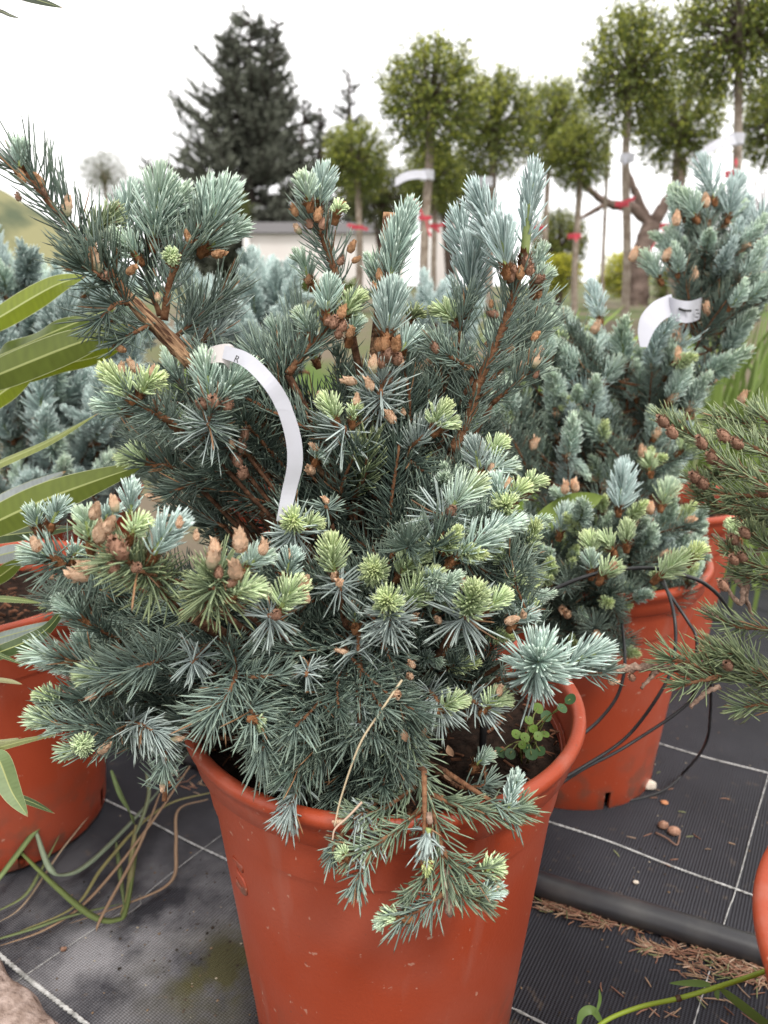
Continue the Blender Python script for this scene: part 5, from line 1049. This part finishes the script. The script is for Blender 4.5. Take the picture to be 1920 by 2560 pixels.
# ------------------------------------------------------------------ pipe, tubes, litter, timber
mb = MB(); pp = [G(120, 1790, .02), G(445, 1878, .018), G(900, 2055, .018), G(1365, 2215, .018), G(1640, 2297, .018), G(1915, 2383, .018)]
pp = [pp[0] + (pp[0] - pp[1]) * 1.2] + pp + [pp[-1] + (pp[-1] - pp[-2]) * 3.0]; tube(mb, catmull(pp, 60), .0138, 20)
o = link("irrigation_pipe", mb.mesh("irrigation_pipe", [M_PIPE])); tag(o, "thick black irrigation pipe lying across the weed mat", "pipe")
def hose(pts, label, r=.0017):
    mb = MB(); P = catmull([np.asarray(p) for p in pts], 60); tube(mb, P, r, 8); o = link("dripper_tube", mb.mesh("dripper_tube", [M_BLACKTUBE], P[0])); o.location = P[0]; tag(o, label, "tube", "thin black dripper tubes")
hose([U(1290, 1570, .72), U(1331, 1513, .72), U(1391, 1471, .715), U(1475, 1438, .71), U(1548, 1424, .71), U(1632, 1421, .715), U(1721, 1442, .72), U(1767, 1463, .73), U(1809, 1505, .75), U(1850, 1580, .80)], "thin black tube arching over the pot rim between the two right spruces", .0020)
hose([U(1640, 1440, .80), U(1661, 1466, .78), U(1691, 1511, .76), U(1721, 1556, .75), U(1742, 1600, .74), U(1735, 1690, .74), U(1718, 1760, .76), U(1568, 1864, .76), U(1463, 1920, .73), U(1400, 1960, .72)], "thin black tube crossing the pot rim and running back to the central pot")
hose([U(1555, 1560, .78), U(1562, 1640, .74), U(1559, 1689, .735), U(1540, 1746, .735), U(1498, 1800, .735), U(1440, 1850, .73)], "short thin black tube hanging down in front of the tube wrapped pot")
hose([U(1650, 1430, .80), U(1684, 1530, .75), U(1686, 1640, .735), U(1654, 1726, .73), U(1568, 1841, .74), U(1458, 1917, .725), U(1380, 1960, .71)], "thin black tube slanting across the front of the tube wrapped pot")
hose([U(1765, 1620, .74), U(1776, 1700, .77), U(1776, 1783, .80), U(1764, 1859, .83), G(1718, 1922, .03), G(1654, 1978, .0085), G(1539, 2006, .0085), G(1400, 2008, .0085), G(1300, 1990, .0085)], "thin black tube looping down onto the mat by the pebbles")
def litter(regs, n, name, label):
    mb = MB()
    for (x0, y0, x1, y1, sp, k) in regs:
        m = int(n * k); t = rng.random(m); X = x0 + (x1 - x0) * t + rng.normal(size=m) * sp; Y = y0 + (y1 - y0) * t + rng.normal(size=m) * sp * .55
        B = np.array([G(a, b, 0) for a, b in zip(X, Y)]); B[:, 2] = mat_z(B[:, 0], B[:, 1]) + .001 + rng.random(m) * .006 * min(1, k * 3)
        a = rng.normal(size=m) * .7 + math.radians(150); D = np.c_[np.cos(a), np.sin(a), rng.normal(size=m) * .08]
        st = mb.n; needles(mb, B, D, rng.normal(size=(m, 3)) * (.2, .2, .02), rng.uniform(.009, .018, m), .0008, 'olive')
        pal = np.array([(.38, .20, .13), (.45, .30, .19), (.30, .15, .10), (.26, .28, .13), (.5, .36, .26)]); cc = pal[rng.choice(5, m, p=[.3, .25, .2, .1, .15])] * rng.uniform(.75, 1.15, (m, 1)); mb.C[-1] = np.repeat(cc, 10, 0)
    o = link(name, mb.mesh(name, [M_STRAW])); tag(o, label, "needle litter", None, "stuff")
litter([(1365, 2270, 1520, 2325, 16, .30), (1480, 2310, 1700, 2350, 12, .12), (1600, 2380, 1690, 2400, 12, .06), (1740, 2370, 1930, 2470, 34, .50), (1700, 2370, 1760, 2480, 20, .06), (1480, 2120, 1880, 2130, 60, .010), (1700, 2000, 1800, 2100, 70, .006), (1600, 2500, 1900, 2560, 50, .02), (1450, 1990, 1700, 1960, 40, .008), (430, 1955, 520, 1985, 14, .02)], 900, "fallen_needles", "brown fallen needles drifted along the black pipe")
def crumbs():
    mb = MB()
    for _ in range(520):
        if rng.random() < .55: x, y = rng.normal(470, 190), rng.normal(2330, 140)
        else: x, y = rng.uniform(1300, 1920), rng.uniform(1700, 2560)
        p = G(x, y); z = mat_z(p[0], p[1]); sz = rng.uniform(.0004, .0016) * (1.4 if rng.random() < .08 else 1)
        V = np.array([[1, 0, 0], [-1, 0, 0], [0, 1, 0], [0, -1, 0], [0, 0, .8], [0, 0, -.3]]) * sz * rng.uniform(.6, 1.4, (6, 1)) + (p[0], p[1], z + sz * .25)
        mb.add(V, [np.array([[0, 2, 4], [2, 1, 4], [1, 3, 4], [3, 0, 4], [2, 0, 5], [1, 2, 5], [3, 1, 5], [0, 3, 5]])], 0, np.array([(.06, .045, .035), (.16, .11, .07), (.03, .025, .02), (.3, .26, .2)][rng.choice(4, p=[.4, .3, .2, .1])]) * rng.uniform(.7, 1.3), smooth=False)
    tag(link("soil_crumbs", mb.mesh("soil_crumbs", [M_CHIP])), "small crumbs of soil and bark scattered on the weed mat", "soil crumbs", None, "stuff")
crumbs()
def pebble(px, s, m, label, cat="pebble", group="pebbles by the pot base", flat=.7):
    r = np.random.default_rng(int(px[0])); seg, rg = 10, 7; V = []
    for i in range(rg + 1):
        th = math.pi * i / rg
        for j in range(seg):
            a = 2 * math.pi * j / seg; k = 1 + .12 * r.normal(); V.append((s * k * math.sin(th) * math.cos(a) * 1.2, s * k * math.sin(th) * math.sin(a), s * flat * math.cos(th)))
    i = np.arange(rg)[:, None] * seg; j = np.arange(seg)[None]; k = (j + 1) % seg; mb = MB(); mb.add(V, [np.stack([i + j, i + seg + j, i + seg + k, i + k], -1).reshape(-1, 4)])
    nm = cat.replace(' ', '_'); o = link(nm, mb.mesh(nm, [m])); p = G(*px); o.location = (p[0], p[1], mat_z(p[0], p[1]) + s * flat * .9); tag(o, label, cat, group)
pebble((1578, 1995), .0070, M_STONE, "left pale pebble of the two beside the dripper tube loop"); pebble((1618, 1978), .0085, M_STONE, "right paler pebble of the two beside the dripper tube loop")
M_RUST = mat("rust_bit", (.45, .20, .10), .8, .2)
pebble((420, 1972), .0075, M_RUST, "orange chip on the mat beside the central pot", "bark chip", "bits on the mat"); pebble((432, 1945), .006, M_STONE, "pale pebble above the orange chip beside the central pot")
pebble((1657, 2079), .0055, M_CONE, "left of two small brown cones on the mat", "fallen cone", "fallen cones on the mat", .9); pebble((1683, 2094), .0065, M_CONE, "right of two small brown cones on the mat", "fallen cone", "fallen cones on the mat", .8)
pebble((1588, 2222), .0028, M_STONE, "tiny pale seed on the mat above the pipe", "seed", None); pebble((1660, 2016), .0042, M_RUST, "small orange chip on the mat above the cones", "bark chip", "bits on the mat", .4)
pebble((160, 2380), .0028, M_CONE, "dark crumb on the mat near the left thread", "crumb", None)
stalk("twig", [G(1640, 2082, .008), G(1668, 2096, .010), G(1692, 2112, .008), G(1700, 2086, .012)], .0012, (.24, .14, .1), "thin curled brown twig under the two small cones", "twig")
# weathered timber at lower left
tl = tag(empty("timber_log", G(20, 2520, .02)), "weathered split timber log at the lower left corner", "timber"); torg = np.array(tl.location)
mb = MB(); a, b = G(-160, 2290, 0), G(260, 2760, 0); d = nrm(b - a); sd_ = np.array([d[1], -d[0], 0]) * -1
edge = G(60, 2500, 0); n = 60; V = []
for i in range(n):
    t = i / (n - 1) * 1.3 - .15; c = np.array([a[0], a[1], 0]) * (1 - t) + np.array([b[0], b[1], 0]) * t
    off = ((edge - a) @ sd_); e = off + .006 * mnoise.noise((t * 9, 0, 3)) + .0025 * mnoise.noise((t * 45, 1, 0))
    for k, (u, z) in enumerate([(0, .005), (.0, .018), (-.006, .030), (-.022, .036), (-.04, .039), (-.06, .041), (-.09, .040), (-.13, .034), (-.14, .006)]):
        V.append(c + sd_ * (e + u * (1)) + np.array([0, 0, z + .0035 * mnoise.noise((t * 30, k * 1.7, 0)) * (k > 0)]) )
i = np.arange(n - 1)[:, None] * 9 + np.arange(8)[None]; mb.add(V, [np.stack([i, i + 1, i + 10, i + 9], -1).reshape(-1, 4)])
link("log_body", mb.mesh("log_body", [M_WOOD], torg), tl)

# ------------------------------------------------------------------ broad leaved weed and tall grass
bw = tag(empty("broad_leaf_weed", (POT2[0] + .0, POT2[1] - .02, .282)), "bright lime broad leaved weed among the lower right spruce shoots", "weed"); borg = np.array(bw.location)
for pts, hw, d, col in [([(1300, 1430), (1360, 1330), (1430, 1270), (1508, 1240)], 42, .86, (.20, .27, .06)), ([(1240, 1480), (1320, 1400), (1390, 1360), (1440, 1310)], 44, .88, (.27, .34, .03)), ([(1260, 1150), (1245, 1090), (1225, 1040)], 40, 1.15, (.16, .24, .03)), ([(1330, 1440), (1380, 1420), (1460, 1290)], 30, .9, (.24, .31, .03))]:
    mb = small_leaf(pts, hw, d, col); p0 = U(*pts[0], d); tube(mb, catmull([borg, (borg + p0) / 2 + (0, 0, .01), p0], 6), .0015, 5, 0, (.2, .25, .06)); link("leaf", mb.mesh("leaf", [M_GRASS], borg), bw)
def tuft(px, base_y, d, n, h, w, col, label, name="tall_grass", spread=120, lean=.35, kind="stuff"):
    mb = MB()
    for _ in range(n):
        x = px + rng.normal() * spread; b = U(x, base_y, d + rng.normal() * .12); b[2] = max(float(gh(b[0], b[1])), 0) ; hh = h * rng.uniform(.6, 1.15); ln = rng.normal(size=2) * lean * hh
        P = catmull([b, b + (ln[0] * .3, ln[1] * .3, hh * .6), b + (ln[0], ln[1], hh)], 8); T = tangents(P); s = nrm(np.cross(T, [rng.normal(), -1, rng.normal() * .2])); ww = (w * np.sin(np.pi * np.linspace(.25, 1, 8)) ** .7)[:, None]
        V = np.stack([P - s * ww, P + s * ww], 1).reshape(-1, 3); i = np.arange(7) * 2; mb.add(V, [np.stack([i, i + 1, i + 3, i + 2], -1)], 0, np.array(col) * rng.uniform(.7, 1.3))
    return tag(link(name, mb.mesh(name, [M_GRASS])), label, "grass", None, kind)
tuft(1880, 1060, 1.75, 110, .66, .006, (.17, .24, .06), "tall green grass behind the spruces at the right edge", spread=75, lean=.22)
tuft(1410, 900, 2.1, 120, .36, .009, (.20, .29, .05), "leafy green weeds between the central and right spruces", spread=70, lean=.4)
tuft(1240, 1000, 1.95, 90, .36, .012, (.15, .23, .04), "low green weeds behind the centre of the row", spread=90, lean=.4)

# ------------------------------------------------------------------ background trees
UPT = np.array([0, math.sin(math.radians(7)), math.cos(math.radians(7))])
def lolly_crown(seed, n=820, ls=1.0):
    r = np.random.default_rng(seed); B = []; D = []; S_ = []; C = []; tw = MB()
    for _ in range(n):
        d = nrm(r.normal(size=3)); lump = 1 + .16 * mnoise.noise(Vector(d * 2.3 + seed)); R1 = r.uniform(.55, 1.0) if ls < 1 else lump * (r.uniform(.74, 1.0) + (.20 * r.random() ** 2 if d[2] > .1 else 0)); lean = nrm(d + np.array([0, 0, .35 * r.random()]))
        k = 17; t = .22 + .78 * r.random(k) ** .42; P = d * .18 + lean * (R1 - .18) * t[:, None] + r.normal(size=(k, 3)) * .03
        if ls < 1: q = nrm(r.normal(size=(k, 3))); t = r.random(k) ** .36; P = q * t[:, None] * (1 + .12 * np.sin(q[:, :1] * 7 + q[:, 2:] * 5))
        dd = nrm(lean * .7 + r.normal(size=(k, 3)) * .8); B.append(P); D.append(dd); S_.append(ls * r.uniform(.04, .078, k))
        young = ((t > .75) & (r.random(k) < (.5 if d[2] > -.2 else .2)))[:, None]
        C.append(np.where(young, np.array((.33, .35, .055)), np.array((.115, .145, .028))) * r.uniform(.6, 1.4, (k, 1)))
        if ls < 1: C[-1] = np.array((.085, .095, .035)) * r.uniform(.6, 1.4, (k, 1))
        if r.random() < (.3 if ls == 1 else .06): tube(tw, np.array([d * .02, d * .45, d * .2 + lean * (R1 - .2)]), [.012, .008, .003], 4, 1, (.1, .07, .05), cap=False)
    B, D, S_, C = np.concatenate(B), nrm(np.concatenate(D)), np.concatenate(S_), np.concatenate(C)
    x = nrm(np.cross(D, r.normal(size=D.shape))); nn = np.cross(x, D); L_ = S_[:, None]
    V = np.stack([B, B + D * L_ * .5 + x * L_ * .26 + nn * L_ * .06, B + D * L_, B + D * L_ * .5 - x * L_ * .26 + nn * L_ * .06], 1).reshape(-1, 3); i = np.arange(len(B))[:, None] * 4
    mb = MB(); mb.add(V, [np.concatenate([i + np.array([[0, 1, 2]]), i + np.array([[0, 2, 3]])])], 0, np.repeat(C, 4, 0)); mb.V += tw.V; mb.C += tw.C
    for f, m, s in tw.F: mb.F.append((f + mb.n, m, s))
    mb.n += tw.n; return mb.mesh("crown", [M_TREE, M_GNARL])
CROWNS = [lolly_crown(70 + i) for i in range(4)]; AIRY = lolly_crown(90, 640, .8); nlol = 0
def lolly(xc, yc, rx, ry, xb, d, tr, label, sub=None):
    global nlol
    C = U(xc, yc, d); h = 0; B = C.copy()
    while B[2] > gh(0, B[1]) - .02 and h < 6: h += .02; B = C - UPT * h
    dB = (B - CAM) @ FW; B[0] = (xb - 960) / FPX * dB
    r = tag(empty("standard_tree", B), label, "tree", "ball headed standard trees behind the spruces"); mb = MB(); s = tr * .82 / FPX * d
    tube(mb, catmull([B + (0, 0, -.05), B * .65 + C * .35 + (rng.normal() * s * .4, 0, 0), B * .3 + C * .7 + (rng.normal() * s * .4, 0, 0), C + UPT * ry / FPX * d * .15], 16), np.linspace(s * 1.1, s * .8, 16), 9, rough=.04)
    for _ in range(6):
        q = nrm(rng.normal(size=3) + (0, 0, .6)); tube(mb, np.array([C - UPT * ry / FPX * d * .5, C + q * rx / FPX * d * .25, C + q * rx / FPX * d * .6]), [s * .5, s * .35, s * .15], 5)
    link("trunk", mb.mesh("trunk", [M_TRUNK], B), r)
    o = bpy.data.objects.new("crown", AIRY if sub else CROWNS[nlol % 4]); COL.objects.link(o); sx, sz = rx / FPX * d, ry / FPX * d
    M = Matrix.Translation(Vector(C)) @ Matrix.Rotation(rng.random() * 6.28, 4, 'Z') @ Matrix.Diagonal((sx, sx, sz, 1)); place(o, M, r); nlol += 1
    return r, B, C
lolly(1078, 258, 142, 150, 1062, 3.0, 14, "tall ball headed tree with a pale trunk just left of the sky gap")
lolly(1238, 322, 118, 138, 1215, 3.5, 14, "ball headed tree touching the right of the tallest central one")
lolly(892, 405, 92, 96, 893, 3.6, 11, "low yellowish ball headed tree in front of the white shed")
lolly(1382, 322, 98, 120, 1345, 4.2, 9, "sparser ball headed tree with sky showing through its base")
lolly(1450, 395, 90, 92, 1436, 3.4, 10, "small ball headed tree on a thin dark trunk right of centre")
lolly(1575, 190, 135, 165, 1560, 2.6, 13, "big ball headed tree with long upright sprigs")
lolly(1700, 320, 118, 125, 1672, 3.4, 12, "ball headed tree tucked behind the two biggest right hand ones")
lolly(1850, 75, 175, 185, 1832, 2.2, 14, "largest ball headed tree cut off by the top right corner")
lolly(1935, 310, 100, 125, 1945, 3.0, 12, "ball headed tree cut off by the right edge")
lolly(1085, 450, 90, 90, 1085, 4.2, 9, "ball headed tree hidden low behind the tallest central one")
lolly(260, 438, 64, 62, 268, 7.0, 6, "small bare looking ball headed tree alone at left against the sky", 1)
# conifers
def conifer(name, leaders, d, label, dark=(.098, .105, .082), dens=34, slen=.30, gap=.0):
    """leaders: apex x, apex y, foot x, foot y, left reach, right reach, limbs (photo pixels)"""
    x0, yt0, xf0, yb0 = leaders[0][:4]; B0 = U(xf0, yb0, d); B0[2] = float(gh(0, B0[1])) - .05; r = tag(empty(name, B0), label, "tree"); tm = MB(); fV = []; fC = []
    def leafs(Bp, D, ln, wk, lo, hi):
        m = len(Bp); s = nrm(np.cross(D, rng.normal(size=(m, 3)))); w = ln * wk
        fV.append(np.stack([Bp - s * w * .4, Bp + D * ln * .4 - s * w, Bp + D * ln, Bp + D * ln * .4 + s * w], 1).reshape(-1, 3)); fC.append(np.repeat(np.array(dark)[None] * rng.uniform(lo, hi, (m, 1)), 4, 0))
    for li, (xa, ya, xf, yf, hl, hr, n) in enumerate(leaders):
        T0, Bq = U(xa, ya, d), U(xf, yf, d)
        tube(tm, catmull([B0 if li == 0 else Bq, (T0 + Bq) / 2, T0], 12), np.linspace(.011 if li == 0 else .006, .0008, 12) * d, 7)
        for k in range(n):
            u = ((k + rng.random()) / n) ** .9; a = rng.random() * 6.283; c = T0 * (1 - u) + Bq * u; ca = math.cos(a); R = (hr if ca > 0 else hl) / FPX * d
            Lb = R * (.08 + .92 * u ** .8) * rng.uniform(.68, 1.12); dv = np.array([ca, math.sin(a), 0]); rise = rng.uniform(.0, .45)
            tip = c + dv * Lb + np.array([0, 0, Lb * rise]); P = catmull([c, c * .5 + tip * .5 + (0, 0, -Lb * .16), tip], 10); tube(tm, P, np.linspace(.0024, .0006, 10) * d, 4, cap=False)
            m = max(8, int(dens * (Lb / R + .25))); t, Bp, T, N, Bn = along(P, m, .22, 1); sg = np.where(rng.random(m) < .5, 1, -1)[:, None]
            hs = nrm(np.cross(T, [0, 0, 1])); D = nrm(T * .8 + hs * sg * rng.uniform(.3, .9, (m, 1)) + np.c_[np.zeros((m, 2)), rng.uniform(-.15, .5, m)]); ln = (slen * R * rng.uniform(.45, 1.0, m) * (1 - .45 * t) * (.35 + .65 * u))[:, None] + .06
            leafs(Bp, D, ln, .10, .55, 1.4)
            for rep in range(9):
                q = Bp + D * ln * rng.uniform(.1, .95, (m, 1)); D2 = nrm(D + rng.normal(size=(m, 3)) * .55 + (0, 0, .15)); leafs(q, D2, ln * rng.uniform(.22, .5, (m, 1)), .15, .6, 1.9)
    link("trunk", tm.mesh("trunk", [M_DARKBARK], B0), r); V = np.concatenate(fV); mb = MB(); i = np.arange(len(V) // 4)[:, None] * 4; mb.add(V, [i + np.array([[0, 1, 2, 3]])], 0, np.concatenate(fC)); link("crown", mb.mesh("crown", [M_CONIF], B0), r)
M_DARKBARK = mat("dark_bark", (.055, .045, .04), .9, .1)
conifer("conifer_tree", [(625, 42, 622, 760, 310, 250, 200), (690, 52, 655, 420, 120, 105, 90), (580, 80, 610, 420, 120, 80, 60), (760, 250, 740, 660, 130, 120, 60)], 15, "big dark conifer rising behind the white shed")
conifer("conifer_tree", [(872, 180, 878, 640, 130, 130, 60)], 17, "small dark conifer with spreading top right of the big one", dens=18)
conifer("conifer_tree", [(800, 270, 800, 660, 140, 140, 70)], 16, "dark bushy conifer filling the gap between the other two", dens=24)
def bush(xc, yc, rx, ry, d, k, label, cat="bush", name="shrub"):
    C = U(xc, yc, d); base = C.copy(); base[2] = float(gh(0, C[1])); r = tag(empty(name, base), label, cat)
    me = CROWNS[k % 4].copy(); nt_ = np.zeros(len(me.vertices) * 4, np.float32); me.color_attributes["Col"].data.foreach_get("color", nt_); q = nt_.reshape(-1, 4); q[:, :3] *= np.array(BT[k]); me.color_attributes["Col"].data.foreach_set("color", q.ravel())
    o = bpy.data.objects.new("crown", me); COL.objects.link(o); place(o, Matrix.Translation(Vector(C)) @ Matrix.Diagonal((rx / FPX * d, rx / FPX * d, ry / FPX * d, 1)), r)
    mb = MB(); 
    for _ in range(5): tube(mb, np.array([base, C + nrm(rng.normal(size=3)) * rx / FPX * d * .3]), [.012 * d * .4, .004 * d * .4], 5)
    link("stem", mb.mesh("stem", [M_GNARL], base), r)
BT = {0: (.75, .75, .9), 1: (2.4, 2.1, 1.4), 2: (.55, .55, .8), 3: (.5, .55, .75)}
bush(1395, 620, 80, 95, 5.0, 0, "dark green bush behind the thin trunk at centre right"); bush(1400, 690, 62, 55, 4.0, 1, "bright lime round bush at centre right"); bush(960, 500, 120, 80, 7, 2, "dark bush behind the shed roof"); bush(1130, 470, 110, 80, 7.5, 3, "dark bush under the tallest ball headed tree")
bush(1720, 720, 90, 80, 4.5, 0, "olive bush behind the gnarled old tree"); bush(1560, 690, 70, 60, 6.5, 1, "yellow green bush low behind the gnarled tree")
bush(570, 560, 70, 90, 14, 3, "dark bush left of the white shed")
# gnarled tree
def wtube(mb, px, d, r0, r1, n=22): P = catmull([U(x, y, q if (q := (p[2] if len(p) > 2 else d)) else d) for p in px for x, y in [p[:2]]], n); tube(mb, P, np.linspace(r0, r1, n) / FPX * d, 9, rough=.10)
dg = 4.6; gb_ = U(1592, 745, dg); gb_[2] = float(gh(0, gb_[1])); gt = tag(empty("gnarled_tree", gb_), "old gnarled bare tree with a limb bent out to the left", "tree"); 
mb = MB(); wtube(mb, [(1592, 850), (1595, 720), (1600, 640), (1630, 560)], dg, 30, 22); link("trunk", mb.mesh("trunk", [M_GNARL], gb_), gt)
for px, r0, r1 in [([(1630, 565), (1585, 520), (1555, 515), (1520, 508), (1488, 487), (1465, 465), (1440, 440)], 15, 5), ([(1625, 570), (1605, 520), (1580, 460), (1560, 400)], 13, 6), ([(1632, 560), (1670, 500), (1700, 460), (1712, 400)], 17, 8), ([(1520, 508), (1480, 530), (1440, 552)], 8, 4), ([(1700, 460), (1690, 420), (1740, 360)], 12, 5)]:
    mb = MB(); wtube(mb, px, dg, r0, r1); link("limb", mb.mesh("limb", [M_GNARL], gb_), gt)
# thin stakes / young trunk and bare shrub
mb = MB(); p = U(1505, 760, 3.6); wtube(mb, [(1505, 780), (1508, 640), (1515, 480), (1520, 360)], 3.6, 5, 4); o = link("garden_stake", mb.mesh("garden_stake", [M_TRUNK], p)); o.location = p; tag(o, "thin grey stake standing between the two thin trunks", "stake")
bs_b = U(1900, 760, 3.2); bs_b[2] = float(gh(0, bs_b[1])); bs = tag(empty("bare_shrub", bs_b), "bare twiggy shrub at the right edge against the sky", "shrub")
for k in range(26):
    x1 = 1905 + rng.normal() * 42; mb = MB(); wtube(mb, [(1900 + rng.normal() * 8, 780), ((1900 + x1) / 2 + rng.normal() * 10, 600), (x1, 430 + rng.random() * 120)], 3.2, 3.2, 1.2, 10); link("twig", mb.mesh("twig", [M_GNARL], bs_b), bs)
# ribbons and tags on the trunks
def trunk_ribbon(x, y, d, pts, label, m=M_RED, w=5):
    w *= .72; c = U(x, y, d); r = tag(empty("trunk_ribbon" if m is M_RED else "label_tag", c), label, "ribbon" if m is M_RED else "tag", "red ribbons on the trunks" if m is M_RED else "white plant tags")
    mb = MB(); a = np.linspace(0, 2 * np.pi, 14); rad = 17 / FPX * d
    P = np.c_[c[0] + rad * np.cos(a), c[1] + rad * np.sin(a), np.full(14, c[2])]; V = np.stack([P - (0, 0, w / FPX * d), P + (0, 0, w / FPX * d)], 1).reshape(-1, 3); i = np.arange(13) * 2; mb.add(V, [np.stack([i, i + 2, i + 3, i + 1], -1)]); link("band", mb.mesh("band", [m], c), r)
    for tail in pts:
        Q = [U(a_, b_, d - .03) for a_, b_ in tail]; wdn = (lambda t: np.array([.25, .2, .95])); mbt = ribbon(Q, [w * 1.05 / FPX * d] * 2, wdn, .0006, m); link("tail", mbt.mesh("tail", [m], c), r)
trunk_ribbon(1062, 545, 2.95, [[(1060, 545), (1045, 515), (1025, 492)], [(1065, 550), (1072, 580), (1078, 590)]], "red ribbon with a raised tail on the pale central trunk")
trunk_ribbon(893, 568, 3.55, [[(890, 566), (868, 562)], [(895, 568), (920, 574)]], "pink red ribbon on the trunk in front of the shed")
trunk_ribbon(1085, 565, 4.1, [[(1088, 565), (1115, 560)], [(1085, 568), (1100, 580)]], "red ribbon on the darker trunk right of the pale one")
trunk_ribbon(1345, 570, 4.1, [[(1345, 560), (1348, 545)], [(1342, 572), (1338, 600)]], "red ribbon hanging just right of the upright arm of the central spruce")
trunk_ribbon(1436, 590, 3.35, [[(1436, 590), (1443, 602)]], "red ribbon on the thin dark trunk", w=7)
trunk_ribbon(1555, 510, 2.55, [[(1555, 508), (1575, 500), (1588, 495)], [(1552, 512), (1549, 530)]], "red ribbon across the trunk before the gnarled limb", w=7)
trunk_ribbon(1668, 565, 3.3, [[(1668, 566), (1655, 570)], [(1665, 568), (1640, 605), (1620, 635)]], "long red ribbon trailing down left of the right spruce top", w=8)
trunk_ribbon(1830, 435, 2.15, [[(1835, 430), (1842, 412), (1838, 400)]], "red ribbon on the thick trunk at the top right", w=9)
def trunk_tag(pts, d, w, label):
    c = U(*pts[0], d); r = tag(empty("label_tag", c), label, "tag", "white plant tags"); mbt = ribbon([U(x, y, d - .04) for x, y in pts], [w / FPX * d] * 2, lambda t: np.array([-.3 * (1 - t), .3, 1]), .0008); link("tag_strip", mbt.mesh("tag_strip", [M_WHITE], c), r)
    mb = MB(); a = np.linspace(0, 2 * np.pi, 14); rad = 18 / FPX * d; P = np.c_[c[0] + .004 + rad * np.cos(a), c[1] + rad * np.sin(a), np.full(14, c[2])]; V = np.stack([P - (0, 0, w / FPX * d), P + (0, 0, w / FPX * d)], 1).reshape(-1, 3); i = np.arange(13) * 2; mb.add(V, [np.stack([i, i + 2, i + 3, i + 1], -1)]); link("tag_loop", mb.mesh("tag_loop", [M_WHITE], c), r)
trunk_tag([(1065, 438), (1040, 436), (1012, 442), (988, 456)], 3.0, 11, "blurred white tag sticking out left of the pale central trunk")
trunk_tag([(1838, 348), (1800, 358), (1768, 376), (1742, 400)], 2.2, 12, "blurred white tag on the thick trunk at the top right")
trunk_tag([(1565, 395), (1563, 400), (1560, 408)], 2.58, 9, "white tag band wrapped on the trunk before the gnarled limb")
trunk_tag([(1212, 455), (1214, 462), (1213, 470)], 3.45, 10, "small white tag below the crown beside the upright spruce arm")

# ------------------------------------------------------------------ buildings
def shed(x0, x1, yt, yb, d, label, dep=2.5, vent=None, eave=14):
    a, b = U(x0, yt, d), U(x1, yt, d); h0 = U(x0, yb, d)[2] - .8; r = tag(empty("shed", (a[0], a[1], h0)), label, "shed"); y = a[1]
    mb = MB(); box(mb, (a[0], y, h0), (b[0], y + dep, a[2])); link("wall", mb.mesh("wall", [M_WALL], r.location), r)
    e = eave / FPX * d; mb = MB(); V = [(a[0] - e, y - e, a[2] + .01), (b[0] + e, y - e, a[2] + .01), (b[0] + e, y + dep + e, a[2] + .01), (a[0] - e, y + dep + e, a[2] + .01)]
    tp = [(v[0], v[1], v[2] + (.16 if i < 2 else .42)) for i, v in enumerate(V)]; mb.add(np.array(V + tp), [np.array([[0, 3, 2, 1], [4, 5, 6, 7], [0, 1, 5, 4], [1, 2, 6, 5], [2, 3, 7, 6], [3, 0, 4, 7]])], smooth=False); link("roof", mb.mesh("roof", [M_ROOF], r.location), r)
    if vent:
        c = U(*vent, d); mb = MB(); box(mb, (c[0] - .06, y - .05, c[2] - .09), (c[0] + .06, y - .004, c[2] + .09)); link("meter_box", mb.mesh("meter_box", [M_WALL], r.location), r)
    for xx in (a[0] + .02,):
        mb = MB(); box(mb, (xx - .05, y - .05, h0), (xx + .05, y - .003, a[2])); link("corner_trim", mb.mesh("corner_trim", [mat("trim_white", (.78, .75, .74), .6)], r.location), r)
    return r
shed(613, 1010, 585, 705, 12, "low white walled shed with a dark roof in front of the conifers", vent=(704, 665))
shed(1075, 1150, 545, 650, 13, "second pale shed partly hidden behind the trunks", eave=10)
# low hedge strip in front of the shed
mb = MB(); a, b = U(620, 705, 9.5), U(800, 705, 9.5); n = 2600
B = np.c_[rng.uniform(a[0], b[0] + .5, n), a[1] + rng.random(n) * .4, a[2] - rng.random(n) * .6 + .03]; D = nrm(rng.normal(size=(n, 3))); x = nrm(np.cross(D, rng.normal(size=(n, 3)))); L_ = .08
V = np.stack([B, B + D * L_ * .5 + x * L_ * .3, B + D * L_, B + D * L_ * .5 - x * L_ * .3], 1).reshape(-1, 3); i = np.arange(n)[:, None] * 4
mb.add(V, [i + np.array([[0, 1, 2, 3]])], 0, np.repeat(np.array((.10, .14, .03))[None] * rng.uniform(.6, 1.4, (n, 1)), 4, 0)); o = link("hedge", mb.mesh("hedge", [M_TREE])); tag(o, "low clipped green hedge at the foot of the white shed", "hedge")
print("objects", len(bpy.data.objects), "tris", sum(len(m.loops) - 2 * len(m.polygons) for m in bpy.data.meshes))
